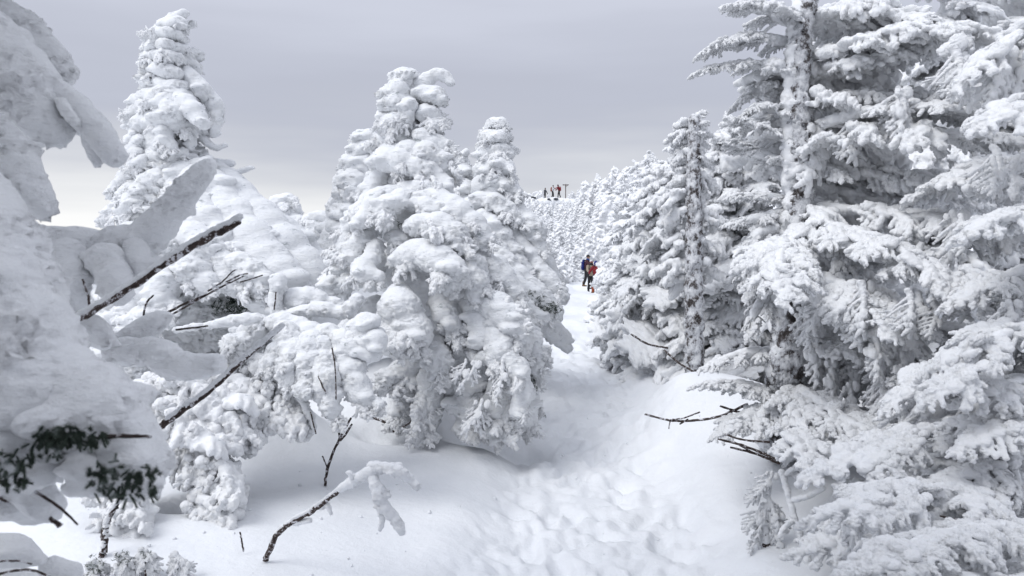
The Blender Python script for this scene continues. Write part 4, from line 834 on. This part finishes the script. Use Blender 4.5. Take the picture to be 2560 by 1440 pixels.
# dark twigs reaching over the trail from the right
for i, (lb, specs) in enumerate([
    ('bare forked twig lying over the snow at the right edge of the trail', [[(1612, 1035, 5.2, 4), (1680, 1052, 5.15, 4), (1745, 1050, 5.1, 5), (1800, 1040, 5.0, 5), (1870, 1010, 4.95, 6)], [(1672, 1050, 5.15, 3), (1710, 1045, 5.12, 3), (1750, 1030, 5.1, 3)], [(1675, 1052, 5.15, 3), (1672, 1072, 5.12, 2)], [(1700, 1060, 5.15, 3), (1720, 1048, 5.1, 3)]]),
    ('bundle of bare dark twigs pointing left below the big right fir', [[(1795, 1098, 4.3, 4), (1870, 1118, 4.25, 5), (1955, 1155, 4.2, 6)], [(1812, 1085, 4.3, 4), (1860, 1100, 4.25, 4), (1925, 1105, 4.2, 5)], [(1825, 1118, 4.3, 4), (1890, 1135, 4.25, 5), (1950, 1160, 4.2, 5)], [(1835, 1105, 4.3, 3), (1880, 1130, 4.25, 4)]]),
    ('long arched bare twig between the young frosted firs', [[(1578, 835, 8, 4), (1620, 860, 7.9, 4), (1670, 870, 7.8, 4)], [(1660, 875, 7.2, 4), (1700, 910, 7.1, 4), (1755, 940, 7.0, 5)]]),
    ('short dark twig just under the lowest left bough of the big right fir', [[(1800, 1015, 4.9, 4), (1840, 1028, 4.85, 5), (1875, 1036, 4.8, 5)]]),
]):
    b_ = P(specs[0][-1][0], specs[0][-1][1], specs[0][-1][2]); b_.z = gz(b_.x, b_.y)
    e = empty('bare_twig', b_, lb, 'twig', 'bare twigs beside the trail')
    for sp_ in specs: stick(e, sp_, 'shoot')
# dead sapling leaning at the foot of the big fir
b_ = P(2020, 1440, 3.9); e = empty('leaning_sapling', Vector((b_.x, b_.y, gz(b_.x, b_.y))), 'thin rime-coated dead sapling leaning at the foot of the big right fir', 'sapling')
bough(e, [(1955, 1180, 3.9, 8), (1985, 1290, 3.85, 8), (2010, 1370, 3.8, 9), (2040, 1470, 3.75, 10)], 'stem', voxel=.005, amp=.3, nl=0, nf=0, jit=.15, m='feather_rime')
for sp_ in [[(1985, 1300, 3.85, 8), (1960, 1320, 3.8, 7), (1950, 1340, 3.8, 6)], [(1960, 1190, 3.9, 7), (1990, 1170, 3.85, 6), (2040, 1185, 3.85, 5)], [(1975, 1250, 3.88, 8), (2020, 1240, 3.8, 8), (2060, 1220, 3.75, 6)]]:
    bough(e, sp_, 'branch', voxel=.005, amp=.3, nl=3, nf=2, jit=.15, m='feather_rime')
b_ = P(1925, 1390, 4.0); b_.z = gz(b_.x, b_.y); e = empty('frosted_seedling', b_, 'ragged frosted seedling with a dark rotten stump at the right foot of the trail', 'seedling')
stick(e, [(1930, 1420, 4.0, 16), (1915, 1360, 4.0, 12), (1905, 1310, 4.0, 8)], 'stem', snow=(.2, .4, .6))
for k, (a1, b1_, a2, b2_) in enumerate([(1900, 1270, 1870, 1330), (1910, 1260, 1900, 1340), (1905, 1215, 1875, 1260), (1915, 1240, 1950, 1320), (1920, 1280, 1960, 1370), (1900, 1320, 1880, 1380), (1930, 1180, 1900, 1240)]):
    place('frond', FAN[k % 4], b_, P(a1, b1_, 4.0), P(a2, b2_, 3.95), up=Vector((0, -1, .1)), parent=e)

# ------------------------------------------------------------------ younger frosted firs along the right side of the trail
def frost_fir(name, label, px, top, d, wpx, group, seed, n=26, lib=FROND_LO, base=None, fl=.42, pole=False, tilt=0, fanp=.25, up0=.12):
    b = P(px, 900, d); b = Vector((b.x, b.y, gz(b.x, b.y))); tp = P(px + tilt, top, d); H = tp.z - b.z; Wd = R(wpx, d)
    t = empty(name, b, label, 'tree', group); rg = random.Random(seed)
    me = union(chain([b, b + Vector((0, 0, H * .5)) + (tp - b - Vector((0, 0, H))) * .4, tp], [.095, .085, .05] if pole else [.05 + H * .012, .045, .022], .5, .1 if pole else .2, 1, rg), .016); rime(me, .02, .05, 1.1, 1)
    put('trunk', me, 'feather_rime' if not pole else 'rimed_bark', t)
    ga = rg.uniform(0, 6)
    for i in range(n):
        u = i / (n - 1); h = H * (up0 + (.99 - up0) * u); ga += 2.4 + rg.uniform(-.3, .3)
        l = Wd * (1.03 - u) ** .55 * rg.uniform(.5, 1.15)
        if l < .1: l = .1
        c = b + (tp - b) * (h / H); dv = Vector((math.cos(ga), abs(math.sin(ga)) + .35 if pole else math.sin(ga), 0)).normalized()
        if pole: c = c + Vector((0, .08, 0))
        pts = [c, c + dv * l * .5 - Vector((0, 0, l * .08)), c + dv * l - Vector((0, 0, l * rg.uniform(.05, .4)))]
        f = min(fl, .2 + l * .45)
        if l < .28:
            place('frond', rg.choice(lib), b, c, pts[-1] + dv * .15, roll=rg.uniform(-.4, .4), wid=1.3, thick=1.6, parent=t)
        else:
            ns = 2 if l < .6 else 3 if l < 1.1 else 4
            place_b(t, b, pts, rg, lib, f, ns, fanp)
    for k in range(5):
        a = rg.uniform(0, 6.28); place('frond', rg.choice(lib), b, tp - Vector((0, 0, .08 * k)), tp + Vector((math.cos(a) * .12, math.sin(a) * .12, .1 - .12 * k)), wid=1.2, thick=1.8, roll=rg.uniform(-1, 1), parent=t)
    return t
BS = {}
for i in range(6):                                   # shared whole-bough meshes: a stem with sprays, 1 m long
    rg = random.Random(400 + i); bl = []
    pts = [Vector((0, 0, 0)), Vector((.3, 0, .0)), Vector((.65, 0, -.08)), Vector((1, 0, -.26))]
    bl += chain(pts, [.035, .035, .03, .025], .5, .2, 1, rg)
    dp, _ = densify(pts, [.03] * 4, 6)
    for k in range(2, len(dp), 2):
        for s in (-1, 1):
            l = (.42 * (1 - k / len(dp)) + .16) * rg.uniform(.7, 1.2); b0 = dp[k]
            p2 = b0 + Vector((.6 * l, s * .75 * l, -.25 * l * rg.uniform(.3, 2)))
            bl += chain([b0, (b0 + p2) / 2 + Vector((0, 0, .01)), p2], [.042, .044, .034], .5, .3, 1, rg)
            for q in range(3):
                c0 = b0 + (p2 - b0) * rg.uniform(.3, .95); c1 = c0 + Vector((rg.uniform(-.1, .5), s * rg.uniform(-.2, .6), -rg.uniform(.1, .9))) * l * .5
                bl += chain([c0, c1], [.034, .026], .5, .2, 1, rg)
    for k in range(34):
        t = rg.random() ** .8; j = dp[min(len(dp) - 1, int(t * len(dp)))]; r = rg.uniform(.035, .08)
        bl.append((j[0], j[1] + rg.uniform(-1, 1) * (.3 * (1 - t) + .06), j[2] + rg.uniform(0, .03), r * 1.3, r, r * .6))
    me = union(bl, .018); rime(me, .028, .07, 1.5, .8, .5, seed=i * 2.2); me.materials.append(MATS['feather_rime']); BS[i] = me
def place_b(t, b, pts, rg, lib, f, ns, fanp):
    l = (pts[-1] - pts[0]).length
    o = place('bough', BS[rg.randrange(6)], b, pts[0], pts[-1] + Vector((0, 0, .2 * l)), roll=rg.uniform(-.75, .75), wid=rg.uniform(.8, 1.5) * min(1.5, .55 / max(l, .3) + .6), thick=rg.uniform(1, 1.4), nominal=1.0, parent=t)
    return o

mids = [  # px of trunk, top, distance, half width px, what sets it apart
    (1735, 296, 7.4, 80, 'pole-like frosted fir with blotched bare trunk, just left of the big right fir', 30, True),
    (1805, 335, 8.6, 150, 'dense frosted fir tucked between the pole-like fir and the big right fir', 44, False),
    (1645, 490, 9.8, 130, 'bushy frosted fir left of the pole-like trunk, reaching the trail edge', 54, False),
    (1600, 560, 11.0, 120, 'squat frosted fir with drooping skirts hanging over the trail edge', 44, False),
    (1640, 400, 12.5, 130, 'tall frosted fir behind the bushy one left of the pole-like trunk', 44, False),
    (1685, 395, 9.4, 120, 'frosted fir crowding the left side of the pole-like trunk', 44, False),
    (1835, 300, 9.6, 130, 'frosted fir with a blunt top showing right behind the pole-like fir', 44, False),
    (1700, 360, 13.5, 130, 'frosted fir rising behind the top of the pole-like fir', 40, False),
    (1560, 640, 13.0, 90, 'small frosted fir with dark needles showing at its foot beside the trail', 36, False),
    (1535, 665, 17.0, 70, 'small snow-capped fir just right of the hikers in red', 30, False),
    (1575, 470, 17.0, 90, 'frosted fir with a ragged double top right of the standing hikers', 36, False),
    (1620, 385, 20.0, 90, 'frosted fir forming the rounded high point of the right-hand tree wall', 36, False),
    (1675, 405, 20.0, 90, 'frosted fir right of the high point of the tree wall', 36, False),
    (1545, 520, 24.0, 70, 'frosted fir standing behind the small snow-capped fir', 30, False),
    (1590, 405, 26.0, 65, 'frosted fir with a pointed tip on the left shoulder of the tree wall', 32, False),
    (1560, 430, 30.0, 60, 'slender frosted fir at the left end of the tree wall skyline', 30, False),
    (1650, 410, 28.0, 70, 'frosted fir with a bent tip in the middle of the tree wall skyline', 30, False),
    (1715, 400, 26.0, 70, 'frosted fir half hidden behind the pole-like fir on the skyline', 28, False),
    (1525, 590, 30.0, 50, 'low frosted fir beyond the hikers on the right bank', 26, False),
    (2080, 60, 8.0, 150, 'tall frosted fir directly behind the left boughs of the big right fir', 50, False),
    (2150, -60, 7.6, 260, 'tall frosted fir behind the trunk of the big right fir', 54, False),
    (2400, -120, 6.8, 300, 'tall frosted fir behind the right half of the big right fir', 56, False),
    (2600, -200, 8.5, 300, 'tall frosted fir deep in the shade at the right edge', 46, False),
    (1890, 290, 8.6, 130, 'frosted fir filling the gap just left of the big trunk', 44, False),
    (1830, 420, 12.0, 150, 'frosted fir glimpsed through the gaps left of the big trunk', 40, False),
]
for i, (px, top, d, wp, lb, n, pole) in enumerate(mids):
    frost_fir('frosted_fir', lb, px, top, d, wp, 'frosted firs right of the trail', 50 + i, n=n, pole=pole, up0=.42 if pole else .06)

# exposed dark needles at the foot of the trailside firs
for o in list(bpy.data.objects):
    if o.get('label', '').startswith('small frosted fir with dark needles'):
        needles('needles', o, P(1515, 790, 12.2), (.16, .2, .12), 90, nl=.05); needles('needles', o, P(1550, 830, 11.6), (.14, .2, .12), 90, nl=.05)

# ------------------------------------------------------------------ firs on the far slope
FAR = []
for i in range(9):
    rg = random.Random(900 + i); bl = []; H = 3.0
    bl += chain([Vector((0, 0, 0)), Vector((rg.uniform(-.1, .1), 0, H * .5)), Vector((rg.uniform(-.25, .25), rg.uniform(-.1, .1), H))], [.16, .13, .07], .6, .2, 1, rg)
    ga = 0; n = 34
    for k in range(n):
        u = k / (n - 1); ga += 2.4 + rg.uniform(-.4, .4); l = (.95 * (1 - u) ** .85 + .14) * rg.uniform(.6, 1.2); c = Vector((0, 0, H * (.05 + .9 * u)))
        dv = Vector((math.cos(ga), math.sin(ga), 0)); t = c + dv * l - Vector((0, 0, l * rg.uniform(.15, .6)))
        bl += chain([c, (c + t) / 2 + Vector((0, 0, .05)), t], [.09, .135, .085], .55, .35, .8, rg)
        for q in range(3):
            c0 = c + (t - c) * rg.uniform(.4, 1); a2 = ga + rg.uniform(-1.2, 1.2); c1 = c0 + Vector((math.cos(a2), math.sin(a2), -rg.uniform(-.1, .8))) * .25 * rg.uniform(.6, 1.2)
            bl += chain([c0, c1], [.075, .05], .5, .2, 1, rg)
    me = union(bl, .055); rime(me, .06, .16, 1.8, .9, .6, seed=i * 3.3); me.materials.append(MATS['feather_rime']); FAR.append(me)
rg = random.Random(1234); cnt = 0; placed = []
def far_tree(x, y, H, label, group):
    z = gz(x, y); s = H / 3.0
    o = bpy.data.objects.new('far_fir', rg.choice(FAR)); COL.objects.link(o); o.location = (x, y, z - .15); o.rotation_euler = (rg.uniform(-.16, .16), rg.uniform(-.16, .16), rg.uniform(0, 6.28)); w_ = s * rg.uniform(.75, 1.6)
    o.scale = (w_, w_, s); tag(o, label, 'tree', group)
tries = 0
while cnt < 298 and tries < 20000:
    tries += 1
    y = 44 + 62 * rg.random() ** .75; px = rg.uniform(1290, 1740); x = (px - 1280) / F * y
    if y < 50 and abs(x - trail_x(y)) < 1.6: continue
    if any((x - a) ** 2 + (y - b) ** 2 < (.8 if y > 80 else 1.2) for a, b in placed): continue
    if y > 101 and 1340 < px < 1445: continue
    placed.append((x, y)); cnt += 1
    H = rg.uniform(1.6, 3.2) if x < trail_x(y) + 3 else rg.uniform(2.4, 4.6)
    if 1325 < px < 1450:
        zt = 1.6 + (600 - 505) / F * y - gz(x, y) + .15
        if zt < .3: continue
        zt = min(zt, 1.9)
        H = min(H, zt * rg.uniform(.8, 1.1))
    elif y > 92: H = rg.uniform(.8, 2.0) if px < 1560 else rg.uniform(2, 4)
    where = 'left of and behind the trail hikers' if px < 1440 else 'directly above the trail hikers' if px < 1530 else 'right of the trail hikers'
    row = 'low on' if y < 62 else 'halfway up' if y < 85 else 'near the top of'
    far_tree(x, y, H, 'rime-covered fir %s the far slope, %s' % (row, where), 'rime-covered firs %s the far slope, %s' % (row, where))
far_tree((1465 - 1280) / F * 96, 96, 3.0, 'lone snow-covered fir on the ridge right of the signpost', 'rime-covered firs on the ridge')
for px, d, py in [(1312, 106, 478), (1322, 107, 484), (1334, 106, 478), (1343, 107, 488), (1352, 106, 476), (1371, 108, 486), (1422, 107, 486), (1433, 106, 478), (1446, 107, 474), (1457, 106, 480), (1345, 101, 500), (1360, 101, 503), (1408, 101, 499), (1425, 101, 500), (1440, 100, 494), (1330, 101, 496), (1392, 100.5, 505)]:
    x = (px - 1280) / F * d; far_tree(x, d, max(.6, 1.6 + (600 - py) / F * d - gz(x, d) + .15), 'rimed fir top sticking up beside the hikers on the ridge', 'rimed fir tops beside the ridge hikers')
for i in range(26):                                  # left of the trail, seen between and above the near trees
    y = rg.uniform(13, 40); px = rg.uniform(1290, 1400); x = (px - 1280) / F * y - .4
    if x > trail_x(y) - 1.3: continue
    far_tree(x, y, rg.uniform(.9, 1.9), 'knee-deep rime-covered young fir on the left bank behind the slim fir', 'young firs on the left bank')
for i in range(40):
    y = rg.uniform(12, 45); px = rg.uniform(150, 1250); x = (px - 1280) / F * y
    zt = 1.6 - (600 - 600) / F * y; H = max(.6, min(6.0, 1.25 + rg.uniform(-.5, .25) - gz(x, y)))
    far_tree(x, y, H, 'rounded rime-covered fir low on the skyline behind the big left trees', 'low firs behind the left trees')

for (x, y, H, lb) in [(-1.7, -1.1, 8.2, 'unseen tall rime-covered fir added close behind the viewpoint on the left for shade'), (1.7, -1.7, 6.5, 'unseen rime-covered fir added close behind the viewpoint on the right for shade'), (-.3, -3.6, 8.5, 'unseen rime-covered fir added farther behind the viewpoint for shade')]:  # firs added behind the camera so the foreground snow falls into shade
    o = bpy.data.objects.new('frosted_fir', FAR[int(H) % 9]); COL.objects.link(o); o.location = (x, y, gz(x, 0) - .3); o.scale = (H / 3.0 * .78, H / 3.0 * .78, H / 3.0); o.rotation_euler = (0, 0, x * 3); tag(o, lb, 'tree', 'unseen shade trees added behind the viewpoint')
# crumbs of fallen rime on the snow
rgf = np.random.RandomState(4); V_, F_ = ICO[1]; vs_, fs_ = [], []; o_ = 0
for k in range(650):
    y = 2.4 + 9 * rgf.rand() ** 1.5; x = rgf.uniform(-.62, .5) * y; r = .003 + .012 * rgf.rand() ** 4
    zc, t_ = ground_z(np.array([x]), np.array([y])); 
    if abs(x - trail_x(y)) < .7 and rgf.rand() < .5: continue
    v = V_ * (r * rgf.uniform(.6, 1.3, 3)) * (1 + .25 * rgf.normal(size=(len(V_), 1)))
    pz = np.array([[x, y, 0]], np.float32); sz = float(perlin(pz * .9)[0] * .05 + perlin(pz * 2.3 + 40)[0] * .015)
    vs_.append(v + np.array([x, y, float(zc[0]) + sz + r * .3 - (.0 if abs(x - trail_x(y)) > .8 else .02)])); fs_.append(F_ + o_); o_ += len(V_)
me = mesh_from(np.concatenate(vs_), np.concatenate(fs_)); tag(put('fallen_rime', me, 'snow'), 'crumbs of fallen rime scattered over the smooth snow', 'snow crumbs', kind='stuff')

# ------------------------------------------------------------------ hikers
def person(loc, face, label, C_, scale=1.0, lean=0.0, arms=((.2, .1), (.2, .1)), stride=.12, pack=None, hat='cap', group=None):
    """arms: per side (forward reach 0..1, out 0..1). Built facing +X, then turned."""
    root = empty('person', Vector(loc), label, 'person', group); root.rotation_euler = (0, 0, face); root.scale = (scale,) * 3
    def pm(name, bl, m, par=None, vx=.013, sm=True):
        me = union(bl, vx * (2.2 if loc[1] > 80 else 1.5))
        if sm:
            rime(me, .006, .06, 1, 1, .3)
        me.materials.append(MATS[m]); o = bpy.data.objects.new(name, me); COL.objects.link(o); o.parent = par or root; return o
    V = Vector; lx = lean
    hip = {s: V((0, .095 * s, .92)) for s in (-1, 1)}; knee = {s: V((.05 + stride * .5 * s, .10 * s, .50)) for s in (-1, 1)}; ank = {s: V((stride * s, .11 * s, .09)) for s in (-1, 1)}
    chest = V((lx * .5, 0, 1.28)); neck = V((lx * .8, 0, 1.50)); head = V((lx + .03, 0, 1.645)); sh = {s: V((lx * .75, .19 * s, 1.42)) for s in (-1, 1)}
    elb, wr = {}, {}
    for s, (fw, ot) in zip((-1, 1), arms):
        elb[s] = sh[s] + V((.06 + .22 * fw, (.05 + .12 * ot) * s, -.27 + .14 * fw)); wr[s] = elb[s] + V((.08 + .17 * fw, (-.03 + .08 * ot) * s, -.22 + .24 * fw))
    body = []
    for s in (-1, 1):
        body += chain([hip[s], knee[s], ank[s]], [.075, .052, .038], .4) + chain([sh[s], elb[s], wr[s]], [.048, .038, .028], .4) + chain([wr[s], wr[s] + (wr[s] - elb[s]).normalized() * .07], [.028, .034], .4)
    body += [(x, y, z, .10, .13, .09) for x, y, z in [(0, 0, .95), (lx * .2, 0, 1.05), (lx * .35, 0, 1.15)]] + [(chest[0], 0, 1.28, .11, .15, .10), (chest[0] + lx * .1, 0, 1.38, .10, .16, .08)]
    body += chain([neck, head - V((0, 0, .08))], [.052, .05], .3) + [(head[0], 0, head[2] + .02, .09, .075, .105), (head[0] + .025, 0, head[2] - .055, .065, .055, .06), (head[0] + .098, 0, head[2] - .015, .018, .013, .022), (head[0] + .07, 0, head[2] - .085, .022, .02, .018), (head[0], .078, head[2], .015, .012, .028), (head[0], -.078, head[2], .015, .012, .028)]
    b = pm('body', body, 'skin', vx=.011)
    tro = []
    for s in (-1, 1): tro += chain([hip[s] + V((0, 0, .02)), knee[s], ank[s] + V((0, 0, .05))], [.105, .082, .072], .35, .06)
    tro += [(0, 0, .95, .125, .165, .10), (0, 0, .86, .12, .16, .08)]; pm('trousers', tro, C_['trousers'], b)
    jk = [(lx * .1, 0, .93, .145, .185, .09), (lx * .25, 0, 1.05, .14, .175, .11), (lx * .4, 0, 1.18, .145, .185, .12), (chest[0], 0, 1.30, .145, .20, .12), (lx * .7, 0, 1.40, .125, .20, .085)] + chain([V((lx * .75, 0, 1.46)), V((lx * .85, 0, 1.52))], [.085, .075], .4)
    for s in (-1, 1): jk += chain([sh[s], elb[s], wr[s]], [.082, .068, .055], .35, .06)
    pm('jacket', jk, C_['jacket'], b)
    for s in (-1, 1):
        dv = (wr[s] - elb[s]).normalized(); side = dv.cross(V((0, 0, 1))).normalized(); gl = chain([wr[s] - dv * .02, wr[s] + dv * .07], [.045, .05], .4)
        for k in range(4):
            f0 = wr[s] + dv * .09 + side * (.036 - .024 * k); ln = (.055, .065, .06, .045)[k]; gl += chain([f0, f0 + dv * ln * .6 - V((0, 0, .01)), f0 + dv * ln - V((0, 0, .03))], [.0145, .014, .012], .4)
        gl += chain([wr[s] + dv * .02 + side * .05 * -s, wr[s] + dv * .07 + side * .075 * -s], [.018, .014], .4); pm('glove', gl, C_['glove'], b, .009)
        bo = chain([ank[s] + V((0, 0, .14)), ank[s] + V((0, 0, .0))], [.07, .065], .4) + chain([ank[s] + V((-.04, 0, -.04)), ank[s] + V((.08, 0, -.045)), ank[s] + V((.17, 0, -.05))], [.05, .05, .042], .4); pm('boot', bo, C_['boot'], b, .012)
        if 'gaiter' in C_: pm('gaiter', chain([ank[s] + V((0, 0, .28)), ank[s] + V((0, 0, .02))], [.083, .088], .3), C_['gaiter'], b)
    h = [(head[0] - .012, 0, head[2] + .055, .103, .092, .085)]
    if hat == 'cap': h += [(head[0] + .12, 0, head[2] + .045, .055, .06, .012)]
    if hat == 'hood': h += [(head[0] - .03, 0, head[2], .10, .102, .12), (head[0] - .03, 0, head[2] - .09, .09, .09, .06)]
    pm('hood' if hat == 'hood' else 'hat', h, C_['hat'], b, .010)
    if hat == 'goggles': pm('goggles', [(head[0] + .085, 0, head[2] + .02, .03, .07, .028)], 'red_cloth', b, .008); pm('beard_scarf', [(head[0] + .05, 0, head[2] - .07, .07, .075, .06), (head[0], 0, head[2] - .12, .09, .1, .05)], 'black_cloth', b)
    if 'scarf' in C_: pm('scarf', [(neck[0] + .02, 0, neck[2] + .03, .095, .10, .05), (neck[0] + .09, .04, neck[2] - .06, .04, .05, .09)], C_['scarf'], b)
    if pack:
        e = pm('backpack', [(lx * .4 - .22, 0, z, .11, .16, .10) for z in (1.0, 1.1, 1.2, 1.32)] + [(lx * .6 - .2, 0, 1.46, .09, .12, .06), (lx * .4 - .24, .15, 1.05, .05, .05, .09), (lx * .4 - .24, -.15, 1.05, .05, .05, .09)], pack)
        for s in (-1, 1):
            pts, rr_ = densify([V((lx * .7 - .14, .09 * s, 1.46)), V((lx * .75 + .03, .10 * s, 1.50)), V((lx * .6 + .15, .10 * s, 1.36)), V((lx * .4 + .13, .13 * s, 1.15)), V((lx * .3 - .1, .17 * s, 1.02))], [.018] * 5, 4)
            me = tube(pts, rr_, 6); me.materials.append(MATS['black_cloth']); o = bpy.data.objects.new('strap', me); COL.objects.link(o); o.parent = e
    return root
def on(px, d, dz=0): x = (px - 1280) / F * d; return Vector((x, d, gz(x, d) + dz))
def at_foot(px, py, d):
    q = P(px, py, d); return q
person(at_foot(1466, 716, 43.5), -.35, 'hiker in navy jacket and black cap with a blue backpack, leftmost of the trail group', dict(trousers='black_cloth', jacket='maroon_cloth', glove='black_cloth', boot='brown_cloth', hat='black_cloth', scarf='bright_blue'), 1.0, .06, ((.6, .0), (.3, .2)), .14, 'blue_cloth', 'cap')
person(at_foot(1477, 729, 42.3), -1.45, 'hiker in beige jacket with dark scarf and pale patterned hat, middle of the trail group', dict(trousers='black_cloth', jacket='beige_cloth', glove='black_cloth', boot='black_cloth', hat='white_cloth'), .98, .05, ((.5, .0), (.2, .3)), .12, 'black_cloth', 'goggles')
person(at_foot(1490, 733, 41.3), 1.9, 'hiker in red jacket and blue hood seen from behind, rightmost of the trail group', dict(trousers='grey_cloth', jacket='red_cloth', glove='black_cloth', boot='brown_cloth', hat='blue_cloth', gaiter='orange_cloth'), .97, .05, ((.4, .5), (.4, .3)), .15, 'red_cloth', 'hood')
person(at_foot(1482, 722, 44.5), 3.6, 'hiker in dark red jacket mostly hidden behind the beige and red hikers', dict(trousers='black_cloth', jacket='red_cloth', glove='black_cloth', boot='black_cloth', hat='maroon_cloth'), .93, .05, ((.7, .0), (.2, .2)), .1, None, 'cap')
D = 104
person(at_foot(1381.5, 495.5, D), -.3, 'tiny hiker in pale top and dark trousers standing on the ridge', dict(trousers='black_cloth', jacket='white_cloth', glove='orange_cloth', boot='black_cloth', hat='black_cloth', scarf='white_cloth'), .98, .05, ((.6, 0), (.5, 0)), .08, 'orange_cloth', 'knit')
person(at_foot(1398, 494.5, D), 2.9, 'tiny hiker in red jacket on the ridge holding out one arm beside the signpost', dict(trousers='black_cloth', jacket='red_cloth', glove='black_cloth', boot='black_cloth', hat='maroon_cloth'), 1.0, .16, ((.5, .3), (.9, .0)), .14, 'red_cloth', 'hood')
person(at_foot(1362, 501, D), .5, 'tiny dark-clothed hiker half hidden by rimed shrubs at the left end of the ridge', dict(trousers='black_cloth', jacket='grey_cloth', glove='black_cloth', boot='black_cloth', hat='black_cloth'), .95, .05, ((.2, .2), (.2, .2)), .1, None, 'knit')
# ridge: snow rise under the hikers
rb_ = empty('snowy_rise', P(1385, 500, D), 'low snow-covered rock rise under the hikers on the ridge', 'rock'); g0 = P(1385, 500, D); g0.z += .30
me = union([(g0.x + dx, g0.y + dy, g0.z - .55 - abs(dx) * .10, 1.1, 1.0, .62) for dx in (-1.6, -.8, 0, .8, 1.6, 2.3) for dy in (-.3, .5)] + [(g0.x + dx, g0.y + .5, g0.z - 1.5, 1.4, 1.2, 1.1) for dx in (-1.6, 0, 1.6)], .06); rime(me, .12, .4, 1.5, .3); put('snow_cap', me, 'snow', rb_)
for (a, b2, s_) in [(1371, 500, .13), (1375, 503, .09), (1389, 500, .2), (1333, 497, .2), (1356, 515, .18)]:
    q = P(a, b2, D - 1.2); q.z += .12; me = union([(q.x, q.y, q.z, s_ * 1.4, s_, s_ * .8), (q.x + s_, q.y, q.z + .02, s_ * .9, s_, s_ * .6)], .03); rime(me, .05, .1, 1, 1); put('dark_rock', me, 'grey_cloth', rb_)
# signpost
sp0 = P(1414, 489, D); pole = empty('signpost', sp0, 'wooden T-shaped signpost on the ridge right of the hikers', 'signpost')
def boxm(name, cx, sx, sy, sz, par, m, rot=0):
    b = bmesh.new(); bmesh.ops.create_cube(b, size=1); bmesh.ops.scale(b, vec=(sx, sy, sz), verts=b.verts); bmesh.ops.bevel(b, geom=b.edges[:], offset=.012, segments=2, affect='EDGES')
    me = bpy.data.meshes.new(name); b.to_mesh(me); b.free(); me.materials.append(MATS[m]); o = bpy.data.objects.new(name, me); COL.objects.link(o); o.parent = par; o.location = cx; o.rotation_euler = (0, rot, 0); return o
boxm('post', (0, 0, .05), .12, .12, 3.0, pole, 'old_wood'); boxm('board', (0, -.09, 1.42), .82, .05, .13, pole, 'old_wood'); boxm('bracket', (.16, -.05, 1.28), .24, .05, .06, pole, 'old_wood', -.6)
boxm('snow_strip', (0, -.085, 1.505), .80, .08, .03, pole, 'snow')

# snow patch of the bough that hides the red hiker's waist
b_ = on(1500, 38); e = empty('frosted_sapling', b_, 'snow-tipped sapling in front of the red-jacketed hiker', 'sapling')
q = P(1496, 690, 38); bough(e, None, world=([b_, (b_ + q) / 2 + Vector((.3, 0, .0)), q + Vector((.35, 0, -.1))], [.10, .09, .08]), voxel=.04, nl=10, nf=6, m='feather_rime', name='trunk')
bough(e, None, world=([q + Vector((.4, 0, -.15)), q, q + Vector((-.12, 0, -.12))], [.14, .17, .10]), voxel=.035, nl=8, nf=6, name='snow_cap')
import collections
_c = collections.Counter()
for m in bpy.data.meshes: _c[(m.materials[0].name if m.materials else '?')] += len(m.polygons) * 2
print(_c)
print('TRIS', sum(len(m.polygons) * 2 for m in bpy.data.meshes if m.users), 'objs', len(bpy.data.objects))
